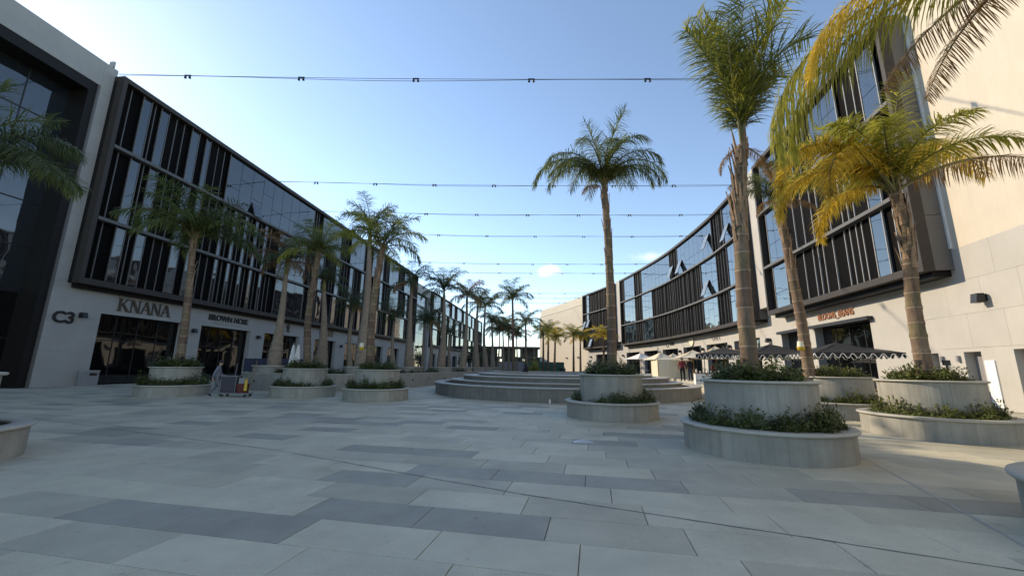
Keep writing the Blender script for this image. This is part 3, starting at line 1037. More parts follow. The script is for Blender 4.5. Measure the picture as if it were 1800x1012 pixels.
# curved retaining wall with planting terrace on the left
rwp = [(-19.5, 31), (-18.2, 27.6), (-16, 25.4), (-12.5, 24.6), (-10, 25.6), (-8.1, 28.4), (-7.0, 33), (-5.6, 38.5), (-4.3, 45), (-3.2, 53), (-2.4, 61), (-1.8, 70), (-1.5, 80)]
CW = Curve(rwp)
CW.step = 1.3
rw = thing('retaining_wall', 'long low curved grey retaining wall below the left row of palms', 'wall', (-16, 25.2, 0))
L0, L1 = CW.s[0] + .1, CW.s[-1] - .2
n = int((L1 - L0) / 1.5)
for k in range(n):
    a, b = L0 + (L1 - L0) * k / n, L0 + (L1 - L0) * (k + 1) / n
    fpart('wall_panel', CW, a + .004, b - .004, -.02, .3, 0, .98, m_conc, rw)
mb = MB()
fbox(mb, CW, L0, L1, -.0, .36, .985, 1.04)
mb.build('coping', m_rim, rw)
for k in range(2, n, 2):
    a = L0 + (L1 - L0) * (k + .5) / n
    p = CW.P(a, -.02, .55)
    mb = MB()
    q = CW.P(a, -.06, .55)
    mb.tube([p, q], .06, 10)
    mb.build('recessed_light', m_black, rw)
adopt(rw)
tb = MB()
ss = [L0 + (L1 - L0) * i / 40 for i in range(41)]
for a, b in zip(ss, ss[1:]):
    p, q = CW.P(a, .29, .9), CW.P(b, .29, .9)
    p2, q2 = CW.P(a, 5.2, .9), CW.P(b, 5.2, .9)
    tb.face([p, q, q2, p2])
tag(tb.build('planting_terrace', m_soil), 'raised soil bed behind the curved retaining wall', kind='structure')

# ---------------------------------------------------------------- shrubs
def clump_mesh(seed, rx, ry, h, n, leaf, m):
    rr = random.Random(seed)
    mb = MB()
    for k in range(9):
        a = rr.uniform(0, 2 * PI)
        r = rr.uniform(.1, .8)
        mb.tube([(0.15 * math.cos(a) * rx, .15 * math.sin(a) * ry, 0), (r * rx * math.cos(a), r * ry * math.sin(a), h * rr.uniform(.5, .95))], .006, 4, 1, False)
    tw = [(rr.uniform(0, 2 * PI), rr.uniform(.0, 1) ** .6, rr.uniform(.15, 1)) for _ in range(max(8, n // 14))]
    for i in range(n):
        a, r, q = tw[i % len(tw)]
        top = h * math.sqrt(max(.08, 1 - .75 * r * r)) * (.75 + .35 * math.sin(a * 3 + seed))
        c = Vector((rx * r * math.cos(a), ry * r * math.sin(a), top * q)) + Vector([max(-1.9, min(1.9, rr.gauss(0, 1))) * max(.06, leaf * .8) for _ in range(3)])
        c.z = max(.01, c.z)
        d = Vector((rr.uniform(-1, 1), rr.uniform(-1, 1), rr.uniform(-.35, .8))).normalized()
        s = d.cross(Vector((rr.uniform(-.4, .4), rr.uniform(-.4, .4), 1))).normalized()
        L = leaf * rr.uniform(.7, 1.35)
        w = L * .3
        nn = d.cross(s) * (L * .12)
        b = len(mb.v)
        mb.v += [tuple(c), tuple(c + d * L * .5 + s * w + nn), tuple(c + d * L), tuple(c + d * L * .5 - s * w + nn)]
        mb.f += [(b, b + 1, b + 2), (b, b + 2, b + 3)]
        mb.m += [0, 0]
    return mb.mesh('foliage', [m, m_twig])
CL = [clump_mesh(i, .42, .34, .42, 700, .075, g_shrub) for i in range(4)]
CLL = [clump_mesh(i + 10, .42, .34, .4, 470, .08, g_shrub2) for i in range(3)]
CLF = [clump_mesh(i + 20,   .5, .4, .42, 420, .1, g_shrub) for i in range(3)]
def shrub_ring(label, c, z, r0, n, meshes, seed, group, skip=.0, sc=(.8, 1.15), a0=0, a1=2 * PI, sq=1):
    rr = random.Random(seed)
    o = thing('shrub_bed', label, 'shrubs', (c[0], c[1], z), 0, group)
    for k in range(n):
        if rr.random() < skip:
            continue
        a = a0 + (a1 - a0) * (k + rr.uniform(-.25, .25)) / n
        r = r0 * rr.uniform(.96, 1.03)
        q = link('foliage', rr.choice(meshes), o, (r * math.cos(a), r * math.sin(a), rr.uniform(-.03, .0)), a + PI / 2 + rr.uniform(-.4, .4))
        s = rr.uniform(*sc)
        q.scale = (s * rr.uniform(.9, 1.15), s * sq, s * rr.uniform(.85, 1.25))
    return o

# ---------------------------------------------------------------- palms
def frond_mesh(L, e0, e1, pairs, leaf, seed, m, droop=.5, width=.03, fluff=.6, curl=0, bare=.14):
    """pinnate leaf: stalk along +X rising at e0 and bending to e1, leaflets both sides"""
    rr = random.Random(seed)
    N = 16
    pts, tan = [Vector((0, 0, 0))], []
    for i in range(N):
        t = (i + .5) / N
        e = R(e0 + (e1 - e0) * t ** 1.25)
        y = curl * t * t
        d = Vector((math.cos(e) * math.cos(y), math.cos(e) * math.sin(y), math.sin(e)))
        tan.append(d)
        pts.append(pts[-1] + d * (L / N))
    tan.append(tan[-1])
    mb = MB()
    mb.tube(pts, [.034 * (1 - .88 * i / N) * (L / 2.5) ** .5 for i in range(N + 1)], 5, 1)
    side0 = Vector((0, 1, 0))
    for k in range(pairs):
        t = bare + (1 - bare) * (k + rr.random() * .8) / pairs
        t = min(t, .995)
        i = min(int(t * N), N - 1)
        p = pts[i].lerp(pts[i + 1], t * N - i)
        T = tan[i]
        S = (side0 - T * side0.dot(T)).normalized()
        U = T.cross(S) * -1
        if U.z < 0: U = -U
        tt = (t - bare) / (1 - bare)
        ll = leaf * (.45 + .75 * math.sin(PI * min(1, tt * .82 + .14))) * rr.uniform(.8, 1.15)
        for sg in (-1, 1):
            lift = rr.uniform(-fluff, fluff) + .15
            d = (S * sg * rr.uniform(.75, 1.0) + T * rr.uniform(.45, .85) + U * lift).normalized()
            prev = p
            b = len(mb.v)
            W = width * rr.uniform(.75, 1.2)
            w0 = d.cross(Vector((0, 0, 1)))
            w0 = w0.normalized() if w0.length > .05 else S
            w0 = (w0 + Vector((0, 0, rr.uniform(-.7, .7)))).normalized()
            segs = 3
            mb.v += [tuple(p + w0 * W * .35), tuple(p - w0 * W * .35)]
            q = p.copy()
            dd = d.copy()
            for s in range(1, segs + 1):
                dd = (dd + Vector((0, 0, -droop * rr.uniform(.6, 1.3) * s * .55))).normalized()
                q = q + dd * (ll / segs)
                if s < segs:
                    ww = W * (.5 if s == 1 else .38)
                    mb.v += [tuple(q + w0 * ww), tuple(q - w0 * ww)]
                    c = b + 2 * (s - 1)
                    mb.f.append((c, c + 1, c + 3, c + 2))
                    mb.m.append(0)
                else:
                    mb.v.append(tuple(q))
                    c = b + 2 * (s - 1)
                    mb.f.append((c, c + 1, c + 2))
                    mb.m.append(0)
    return mb.mesh('frond', [m, m_rachis])

def palm_trunk(root, path, r0, r1, m, bulge=0, rings=True, seed=0, n=14, zbase=0):
    rr = random.Random(seed)
    P = [Vector(p) for p in path]
    # resample with Catmull-Rom
    Q = [2 * P[0] - P[1]] + P + [2 * P[-1] - P[-2]]
    pts = []
    for i in range(1, len(Q) - 2):
        a, b, c, d = Q[i - 1:i + 3]
        for k in range(16):
            t = k / 16
            pts.append(.5 * ((2 * b) + (c - a) * t + (2 * a - 5 * b + 4 * c - d) * t * t + (3 * b - a - 3 * c + d) * t ** 3))
    pts.append(P[-1])
    L = [0]
    for a, b in zip(pts, pts[1:]): L.append(L[-1] + (b - a).length)
    tot = L[-1]
    rad, pp = [], []
    nr = max(10, int(tot / .085))
    nxt = 0
    for i in range(nr + 1):
        s = tot * i / nr
        j = max(k for k in range(len(L)) if L[k] <= s + 1e-6)
        j = min(j, len(pts) - 2)
        pp.append(pts[j].lerp(pts[j + 1], (s - L[j]) / max(1e-6, L[j + 1] - L[j])))
        t = i / nr
        r = r0 + (r1 - r0) * t
        r += .35 * r0 * math.exp(-t * tot / .25) * .5
        if bulge: r += bulge * math.exp(-((t - .12) / .2) ** 2)
        if rings:
            zz = math.floor((pp[-1].z + zbase) / .415)
            if zz != nxt:
                r *= 1.09
                nxt = zz
            r *= rr.uniform(.985, 1.015)
        rad.append(r)
    mb = MB()
    mb.tube(pp, rad, n)
    return mb.build('trunk', m, root, True), pp, rad

def husk_mesh(seed, L):
    rr = random.Random(seed)
    mb = MB()
    w = rr.uniform(.05, .08)
    o = rr.uniform(.0, .06)
    prev = None
    for i in range(6):
        t = i / 5
        z = L * t
        x = .015 + o * t * t
        ww = w * (1 - .75 * t)
        cur = [(x, -ww, z), (x + .028 * (1 - .5 * t), 0, z), (x, ww, z), (x - .012, 0, z)]
        if prev:
            for a in range(4):
                b = (a + 1) % 4
                mb.face([prev[a], prev[b], cur[b], cur[a]])
        prev = cur
    mb.face(prev)
    return mb.mesh('leaf_base', m_husk)
HUSK = [husk_mesh(i, .35 + .13 * i) for i in range(5)]

def crown(root, top, specs):
    """specs: (mesh, azimuth deg from +X, tilt deg about its own side axis, scale)"""
    for me, az, tilt, sc in specs:
        o = link('frond', me, root)
        o.matrix_local = Matrix.Translation(top) @ Matrix.Rotation(R(az), 4, 'Z') @ Matrix.Rotation(R(-tilt), 4, 'Y') @ Matrix.Scale(sc, 4)

FV = {}
def FM(key, *a, **k):
    FV[key] = frond_mesh(*a, **k)
# near, dense leaves
FM('up', 3.5, 86, 58, 100, .68, 1, g_green, droop=.16, width=.024, fluff=.8)
FM('up2', 3.5, 82, 45, 100, .66, 2, g_lime, droop=.2, width=.024, fluff=.8)
FM('up3', 3.3, 78, 22, 95, .66, 3, g_green, droop=.24, width=.024, fluff=.8, curl=.3)
FM('dome', 3.3, 84, -62, 110, .62, 13, g_green, droop=.6, width=.022, fluff=.6)
FM('dome2', 3.4, 78, -75, 115, .62, 14, g_green, droop=.6, width=.022, fluff=.6, curl=.2)
FM('dome3', 3.3, 68, -88, 115, .6, 15, g_green, droop=.7, width=.022, fluff=.5, curl=-.2)
FM('arch', 3.0, 66, -38, 170, .66, 4, g_deep, droop=.4, width=.024, fluff=.75)
FM('arch2', 2.9, 58, -50, 170, .64, 5, g_green, droop=.45, width=.024, curl=-.25, fluff=.75)
FM('archlime', 2.9, 60, -45, 170, .62, 6, g_lime, droop=.42, width=.025, fluff=.75)
FM('gold', 3.4, 48, -100, 210, .55, 7, g_gold, droop=.5, width=.024, curl=.2, fluff=.7)
FM('goldwide', 3.4, 66, -62, 190, .5, 8, g_gold, droop=.75, width=.02, fluff=.5)
FM('dry', 2.2, 5, -75, 90, .5, 9, g_dry, droop=.7, width=.02)
FM('level', 3.4, 30, -30, 110, .55, 10, g_dry, droop=1.0, width=.018, fluff=.15)
FM('bigyellow', 4.8, 22, -95, 150, .95, 11, g_lime, droop=1.0, width=.022, fluff=.45)
FM('biggold', 4.6, 24, -90, 150, .9, 12, g_gold, droop=1.0, width=.022, fluff=.45)
# distant
for nm, g, sd in (('d', g_deep, 0), ('g', g_green, 20), ('l', g_lime, 40), ('o', g_gold, 60), ('b', g_dry, 80)):
    FM(nm + '1', 2.5, 72, 5, 66, .6, 31 + sd, g, droop=.3, width=.032, fluff=.7)
    FM(nm + '2', 2.5, 55, -50, 66, .6, 32 + sd, g, droop=.5, width=.032, fluff=.6)
    FM(nm + '3', 2.4, 30, -75, 66, .6, 33 + sd, g, droop=.6, width=.032, fluff=.6, curl=.2)

PALMS = []
def palm(label, base, top, r0, r1, specs, m=None, mid=None, bulge=0, group=None, husks=0, shaft=0, seed=0, name='palm_tree'):
    m = m or m_trunk
    base, top = Vector(base), Vector(top)
    root = thing(name, label, 'palm tree', base, 0, group)
    path = [Vector((0, 0, -.1))]
    if mid:
        path += [Vector(q) - base for q in mid]
    path.append(top - base)
    tr, pp, rad = palm_trunk(root, path, r0, r1, m, bulge, True, seed, 14, base.z)
    tl = top - base
    if shaft:
        mb = MB()
        d = (pp[-1] - pp[-6]).normalized()
        mb.tube([pp[-1] - d * .1, pp[-1] + d * shaft * .3, pp[-1] + d * shaft * .8, pp[-1] + d * shaft * 1.2], [r1 * 1.12, r1 * 1.25, r1 * .9, r1 * .5], 12)
        mb.build('crownshaft', m_trunkg, root, True)
        tl = tl + d * shaft
    rr = random.Random(seed + 5)
    N = len(pp)
    for k in range(husks):
        i = int(N * (1 - .42 * (k + .5) / husks)) - 1
        a = k * 2.4 + rr.uniform(-.3, .3)
        o = link('leaf_base', HUSK[rr.randrange(5)], root)
        o.matrix_local = Matrix.Translation(pp[i]) @ Matrix.Rotation(a, 4, 'Z') @ Matrix.Translation((rad[i] * .86, 0, 0)) @ Matrix.Rotation(R(rr.uniform(-1, 6)), 4, 'Y')
    crown(root, tl, specs)
    return root

def ring_specs(pre, n, seed, sc=1.0, dead=None, az0=0, mixed=None):
    rr = random.Random(seed)
    out = []
    for k in range(n):
        q = k / n
        v = '1' if q < .42 else ('2' if q < .78 else '3')
        p = pre if not mixed or rr.random() > .4 else mixed
        out.append((FV[p + v], az0 + k * 137.5 + rr.uniform(-12, 12), rr.uniform(-8, 10), sc * rr.uniform(.85, 1.12)))
    if dead:
        for k in range(3):
            out.append((FV[dead + '3'], rr.uniform(0, 360), -15, sc * .8))
    return out

# planters -----------------------------------------------------------------
def strip_mesh(Rr, z0, z1, w):
    mb = MB()
    g = .0012 / Rr
    mb.lathe([(Rr - .05, z0), (Rr, z0), (Rr, z1), (Rr - .05, z1)], 2, a0=g, a1=w - g, close=True)
    return mb.mesh('facing_strip', m_conc)
S_LOW = strip_mesh(1.5, 0, .47, 2 * PI / 44)
S_UP = strip_mesh(1.03, .42, 1.34, 2 * PI / 34)
def planter(label, c, group='round two-tier planters'):
    o = thing('round_planter', label, 'planter', (c[0], c[1], 0), random.Random(label).uniform(0, 1), group)
    rr = random.Random(label + 'x')
    for k in range(44):
        s = link('facing_strip', S_LOW, o, rz=2 * PI * k / 44)
        q = 1 + rr.uniform(-.0016, .0004)
        s.scale = (q, q, 1)
    for k in range(34):
        s = link('facing_strip', S_UP, o, rz=2 * PI * k / 34)
        q = 1 + rr.uniform(-.0016, .0004)
        s.scale = (q, q, 1)
    mb = MB()
    mb.lathe([(1.45, 0), (1.45, .47), (1.33, .47), (1.33, .2)], 48)
    mb.build('lower_core', m_conc, o)
    mb = MB()
    mb.lathe([(1.545, .475), (1.56, .49), (1.565, .505), (1.56, .525), (1.54, .535), (1.27, .535), (1.26, .525), (1.26, .475)], 96, close=True)
    mb.build('lower_rim', m_rim, o, True)
    mb = MB()
    mb.lathe([(.98, .3), (.98, 1.34), (.9, 1.34), (.9, 1.1)], 48)
    mb.build('upper_core', m_conc, o)
    mb = MB()
    mb.lathe([(1.08, 1.345), (1.095, 1.358), (1.1, 1.37), (1.095, 1.387), (1.08, 1.395), (.86, 1.395), (.85, 1.385), (.85, 1.345)], 96, close=True)
    mb.build('upper_rim', m_rim, o, True)
    mb = MB()
    mb.lathe([(.97, .42), (1.34, .42)], 40)
    mb.build('soil', m_soil, o)
    mb = MB()
    mb.lathe([(.001, 1.33), (.9, 1.28)], 32)
    mb.build('soil', m_soil, o)
    return o
PC = dict(PL1=(-16.84, 20.52), PL2=(-10.57, 20.98), PL3=(-6.46, 19.76), PM=(3.42, 13.98), PR1=(5.2, 8.61), PR2=(11.13, 10.89), PR3=(11.95, 14.98), PX=(6.76, 3.74), PY=(-9.66, 6.45))
PLAB = dict(PL1='round two-tier stone planter left of the cleaning worker', PL2='round two-tier stone planter just right of the cleaning cart', PL3='round two-tier stone planter nearest the stepped fountain on the left', PM='round two-tier stone planter standing alone before the stepped fountain', PR1='largest nearest round two-tier stone planter, fully in the shade', PR2='round two-tier stone planter half sunlit, before the blank right wall', PR3='round two-tier stone planter behind the nearest one, by the black parasols', PX='round stone planter cut by the right edge of the picture', PY='round stone planter cut by the left edge of the picture')
for k, c in PC.items():
    planter(PLAB[k], c)
WH = dict(PL1='planter left of the cleaning worker', PL2='planter right of the cart', PL3='planter left of the fountain', PM='lone planter before the fountain', PR1='nearest shaded planter', PR2='half sunlit planter', PR3='planter behind the nearest', PX='planter cut by the right edge', PY='planter cut by the left edge')
for k, c in PC.items():
    far = k.startswith('PL')
    light = k in ('PR2', 'PR3')
    ms = CLF if far else (CLL if light else CL)
    where = WH[k]
    if k in ('PX', 'PY'):
        continue
    shrub_ring('leafy shrubs on the lower tier of the ' + where, c, .44, 1.13, 19 if not far else 16, ms, len(k) + ord(k[-1]) * 3 + ord(k[1]), 'shrubs on the planters', skip=.05 if not far else .1, sc=(.8, 1.2), sq=.6)
    shrub_ring('low bushy greenery round the palm in the ' + where, c, 1.33, .52, 8, ms, ord(k[-1]) + 50, 'shrubs on the planters', sc=(.9, 1.2))

def az_spec(*rows):
    return [(FV[a], b, c, d) for a, b, c, d in rows]
# azimuth 0 = right of the picture, 90 = away from the camera, 180 = left, 270 = towards the camera
palm('tall palm with upright crown in the nearest planter', (5.08, 8.61, 1.3), (5.42, 8.61, 6.8), .17, .12, az_spec(
    ('up', 178, 8, 1.05), ('up2', 200, 6, 1.0), ('up', 120, 4, 1.15), ('up2', 60, 4, 1.1), ('up3', 20, 0, 1.05), ('up', 270, 4, 1.05), ('up2', 310, 0, 1.1), ('up3', 184, 12, 1.0), ('up', 345, 0, 1.15), ('up', 90, 8, 1.15), ('up3', 350, 4, 1.15), ('up2', 165, 8, 1.05), ('up3', 230, 6, .95), ('up3', 40, 0, 1.1), ('dry', 20, -5, .55), ('dry', 160, -20, .4)),
    mid=[(5.1, 8.61, 3.2), (5.22, 8.61, 5.2)], husks=40, shaft=0, seed=1)
palm('palm with golden drooping fronds in the half sunlit planter', (11.1, 10.89, 1.3), (11.2, 10.89, 6.75), .19, .13, az_spec(
    ('gold', 186, 14, 1.5), ('gold', 200, 4, 1.3), ('archlime', 178, 12, 1.25), ('archlime', 225, 6, 1.15), ('goldwide', 12, 4, 1.5), ('goldwide', 28, 12, 1.35), ('level', -6, 6, 1.35), ('up2', 120, -4, 1.0), ('archlime', 70, 4, 1.1), ('archlime', 140, 6, 1.15), ('gold', 100, 0, 1.0), ('archlime', 270, 12, 1.0), ('up2', 250, 0, .95), ('archlime', 310, 0, 1.0), ('archlime', 200, 22, 1.15), ('gold', 160, 8, 1.2)),
    mid=[(11.13, 10.89, 3.4), (11.3, 10.89, 5.3)], husks=30, seed=2)
palm('thin dark palm behind the tallest one, with a lantern on its trunk', (11.0, 14.98, 1.3), (10.62, 14.98, 8.2), .19, .13, az_spec(
    ('arch', 180, 0, .75), ('arch', 230, 6, .8), ('arch', 20, 5, .7), ('arch2', 330, 0, .7), ('up3', 90, 0, .7), ('dry', 200, 0, .7), ('dry', 320, 0, .7), ('arch', 130, 0, .7), ('up', 260, -4, .6), ('arch2', 60, 0, .7), ('dry', 260, 0, .6)),
    mid=[(10.95, 14.98, 3.4), (10.78, 14.98, 6)], husks=22, seed=3)
palm('slim palm with wide green crown standing alone before the fountain', (3.47, 13.98, 1.3), (3.42, 13.98, 8.2), .17, .115, az_spec(
    ('dome3', 182, 4, 1.12), ('dome2', 195, 0, 1.0), ('dome', 165, 0, .92), ('dome', 120, 0, .9), ('dome2', 90, 4, .95), ('dome', 55, 4, .95), ('up3', 30, 8, .95), ('dome2', -6, -2, .98), ('dome3', 8, 8, .85), ('dome', 235, 0, .95), ('dome2', 265, 2, .9), ('dome', 300, 4, .95), ('dome2', 320, 0, .9), ('dome3', 215, 0, .9), ('dome3', 345, 0, .85), ('up', 200, 0, .8), ('dome', 40, 0, .9), ('up', 330, 0, .92), ('dome2', 150, 0, .95), ('dry', 215, 8, .6)),
    mid=[(3.52, 13.98, 3.4), (3.5, 13.98, 6)], husks=18, seed=4)
palm('palm in the planter beside the cleaning worker', (-16.75, 20.52, 1.3), (-17.15, 20.52, 8.1), .2, .14, ring_specs('g', 17, 3, 1.35, mixed='d') + [(FV['g2'], 185, 8, 1.5), (FV['g2'], 5, 6, 1.45)], mid=[(-16.85, 20.52, 4.4)], husks=16, seed=5)
palm('palm with small green crown in the planter right of the cart', (-10.5, 20.98, 1.3), (-10.57, 20.98, 7.5), .19, .13, ring_specs('g', 14, 4, .95, mixed='l'), mid=[(-10.75, 20.98, 4.2)], husks=18, seed=6)
palm('palm with sunlit crown in the planter left of the fountain', (-6.85, 19.76, 1.3), (-6.7, 19.76, 7.5), .2, .14, ring_specs('g', 14, 5, 1.0, mixed='l', az0=20) + [(FV['l2'], 0, 5, 1.05)], mid=[(-6.95, 19.76, 4.3)], husks=18, seed=7)
# the two whose trunks stand outside the frame: planters at the picture's edges
palm('palm whose yellow fronds hang into the top right corner', (6.9, 3.74, 1.3), (8.5, 5.2, 8.3), .2, .15, az_spec(
    ('bigyellow', 146, -2, 1.12), ('bigyellow', 132, 0, 1.05), ('biggold', 156, 5, .9), ('level', 75, -18, .9), ('level', 90, -10, .9), ('up', 0, 0, 1), ('up', 300, 0, 1), ('arch', 330, 0, 1), ('arch', 260, 0, 1), ('up3', 210, 10, 1)),
    mid=[(7.4, 4.2, 4)], husks=10, seed=8)
palm('palm whose dark fronds reach in at the left edge', (-10.1, 6.3, 1.3), (-12.45, 8.0, 5.7), .2, .15, az_spec(
    ('arch', 20, 0, .9), ('arch', 48, 8, .85), ('arch2', 70, 0, .9), ('arch', 5, -20, .85), ('arch2', 35, -14, .85), ('up3', 60, 0, .8), ('arch', 130, 0, .9), ('up', 200, 0, .9), ('arch2', 250, 0, .9), ('arch', 310, 0, .8), ('up', 100, 0, .8)),
    mid=[(-10.6, 6.8, 3)], husks=10, seed=9)

# royal palms on the left terrace and palms down the plaza
def small_planter(c, z0, z1, r, label):
    o = thing('low_round_planter', label, 'planter', (c[0], c[1], z0), 0, 'low round planters')
    mb = MB()
    mb.lathe([(r, 0), (r, z1 - z0 - .08), (r - .12, z1 - z0 - .08), (r - .12, 0)], 36, close=True)
    mb.build('wall', m_conc, o)
    mb = MB()
    mb.lathe([(r + .07, z1 - z0 - .075), (r + .08, z1 - z0 - .03), (r + .07, z1 - z0), (r - .2, z1 - z0), (r - .2, z1 - z0 - .075)], 36, close=True)
    mb.build('rim', m_rim, o)
    mb = MB()
    mb.lathe([(.001, z1 - z0 - .09), (r - .11, z1 - z0 - .09)], 24)
    mb.build('soil', m_soil, o)
ROY = [
    ((1.3, 92), 1, (1.2, 92, 8.2), 1.6, 'd', 'g', 'dark palm left of the slim far palms', 0),
    ((-.6, 88), 1, (-.7, 88, 8.8), 1.6, 'd', None, 'broad dark palm between the left row and the tall centre palm', 0),
    ((-15.48, 26.5), 1.5, (-15.55, 26.5, 8.0), 1.05, 'b', 'd', 'palm with brown-tinged crown on the terrace behind the cleaning cart', 1),
    ((-14.06, 30), 1.3, (-14.3, 30, 7.3), .8, 'd', None, 'short dark palm between the brown-crowned palm and the tall pair', 1),
    ((-14.23, 36), 1.2, (-14.27, 36, 6.4), 1.1, 'd', None, 'dark low palm close to the left shops behind the tall pair', 0),
    ((-9.95, 27), 1.5, (-9.91, 27, 10.0), 1.15, 'g', 'd', 'tallest palm of the left terrace with ragged sunlit crown', 1),
    ((-9.04, 36), 1.5, (-9.22, 36, 8.4), 1.2, 'd', None, 'bottle-trunked dark palm, first right of the tall pair', 1),
    ((-6.92, 40), 1.5, (-6.96, 40, 8.6), 1.15, 'd', None, 'bottle-trunked dark palm, second right of the tall pair', 1),
    ((-5.56, 46), 1.5, (-5.37, 46, 9.0), 1.25, 'd', 'b', 'bottle-trunked palm with a drooping dead frond, third right of the tall pair', 1),
    ((-4.55, 53), 1.5, (-4.71, 53, 9.2), 1.15, 'd', 'g', 'bottle-trunked palm, fourth right of the tall pair', 1),
    ((-3.72, 60), 1.5, (-3.92, 60, 9.3), 1.2, 'd', 'g', 'bottle-trunked palm, fifth right of the tall pair', 1),
    ((-3.08, 68), 1.5, (-3.23, 68, 8.5), 1.3, 'd', None, 'bottle-trunked palm at the far end of the left row', 1),
    ((-13.23, 46), 1, (-13.5, 46, 6.5), 1.2, 'd', None, 'dark palm by the left shops behind the first bottle-trunked palm', 0),
    ((-11.97, 55), 1, (-12.2, 55, 6.8), 1.2, 'd', None, 'dark palm before the white portal of the left block', 0),
    ((-9.97, 50), 1, (-10.2, 50, 6.7), 1.2, 'd', None, 'dark palm just right of the white portal of the left block', 0),
    ((-9.1, 60), 1, (-9.3, 60, 6.1), 1.2, 'd', None, 'dark palm by the far shops of the left block', 0),
    ((-1.4, 75), 1, (-1.5, 75, 8.3), 1.5, 'd', None, 'broad dark palm beyond the end of the left row', 0),
    ((-2.6, 80), 1, (-2.6, 80, 8.0), 1.5, 'd', None, 'broad dark palm furthest back on the left', 0)]
for i, (c, z0, tp, sc, pre, mix, lab, big) in enumerate(ROY):
    if big and i not in (3,):
        small_planter(c, .9, 1.5, 1.15, 'low round planter under the ' + ' '.join(lab.split()[:11]))
    vr = random.Random(400 + i)
    tp = (tp[0] + vr.uniform(-.2, .2), tp[1], tp[2] + vr.uniform(-.35, .35))
    mid_ = [((c[0] + tp[0]) / 2 + vr.uniform(-.22, .22), c[1], (z0 + tp[2]) / 2)]
    palm(lab, (c[0], c[1], z0 - .1), tp, (.33 if big else .24) * vr.uniform(.85, 1.1), .12, ring_specs(pre, vr.choice((11, 13, 15, 17)), 20 + i, sc * vr.uniform(.9, 1.12), mixed=mix, dead='b' if vr.random() < .45 else None), m_royal, mid_, .12 if big else .04, 'palms along the left terrace', 0, .7 if big else .4, 30 + i, 'palm_tree')
FAR = [
    ((.41, 62), (.11, 62, 11.9), 1.5, 'g', None, 'tall slim palm rising in the centre above the far fountain'),
    ((2.7, 72), (2.55, 72, 9.2), 1.35, 'g', 'd', 'slim palm right of the tall centre palm'),
    ((6.76, 85), (6.78, 85, 8.2), 1.3, 'd', 'g', 'dark slim palm left of the yellow-green far palms'),
    ((7.44, 82), (7.59, 82, 8.5), 1.3, 'l', 'g', 'yellow-green palm before the left edge of the far cream wall'),
    ((8.28, 78), (8.54, 78, 6.9), 1.15, 'o', 'l', 'golden-crowned palm before the far cream wall'),
    ((13.09, 85), (13.19, 85, 8.0), 1.3, 'l', 'g', 'left one of the close pair of palms before the far cream wall'),
    ((15.03, 88), (15.15, 88, 7.9), 1.2, 'o', 'l', 'right one of the close pair of palms before the far cream wall'),
    ((18.28, 80), (18.44, 80, 7.5), 1.25, 'o', 'l', 'golden palm before the furthest dark glazed box')]
for i, (c, tp, sc, pre, mix, lab) in enumerate(FAR):
    palm(lab, (c[0], c[1], -.02), tp, .26, .15, ring_specs(pre, 17, 60 + i, sc * 1.08, mixed=mix), m_trunk, None, 0, 'palms at the far end', 0, 0, 60 + i)
    small_planter(c, 0, .8, 1.4, 'low round planter under the ' + ' '.join(lab.split()[:11]))
# planting along the left terrace, behind the retaining wall
o = thing('shrub_bed', 'low dark planting along the top of the curved retaining wall', 'shrubs', (-16, 26, .9))
rr = random.Random(77)
for k in range(90):
    a = L0 + (L1 - L0) * (k + .5) / 90
    p = CW.P(a, rr.uniform(.7, 2.6), .88)
    q = link('foliage', rr.choice(CL), o, p - o.location, rr.uniform(0, 6))
    s = rr.uniform(.8, 1.25)
    q.scale = (s, s, s)

# lantern and floodlights on trunks
def lantern(p, label):
    o = thing('trunk_lantern', label, 'lantern', p)
    mb = MB()
    mb.lathe([(.001, .3), (.09, .3), (.11, .12), (.12, .1)], 16)
    mb.build('shade', m_lampw, o, True)
    mb = MB()
    mb.lathe([(.125, .1), (.125, .08), (.1, -.04), (.001, -.05)], 16)
    mb.build('bowl', m_yellow, o, True)
    mb = MB()
    mb.box(.05, .26, -.02, .02, .06, .1)
    mb.build('bracket', m_black, o)
lantern((10.6, 14.7, 2.35), 'white and yellow lantern on the thin dark palm trunk')
lantern((-7.25, 19.5, 2.35), 'white and yellow lantern on the trunk left of the fountain')
def flood(p, rz, label):
    o = thing('floodlight', label, 'floodlight', p, rz, 'floodlights at the palm bases')
    mb = MB()
    mb.box(-.07, .07, -.03, .04, .06, .19)
    mb.build('head', m_black, o)
    mb = MB()
    mb.box(-.018, .018, -.015, .02, -.5, .06)
    mb.build('stake', m_black, o)
flood((10.72, 10.62, 1.72), .3, 'black floodlight left of the trunk in the half sunlit planter')
flood((11.42, 10.6, 1.72), -.3, 'black floodlight right of the trunk in the half sunlit planter')
flood((-17.05, 20.2, 1.7), .3, 'black floodlight left of the trunk beside the worker')
flood((-16.4, 20.2, 1.7), -.3, 'black floodlight right of the trunk beside the worker')

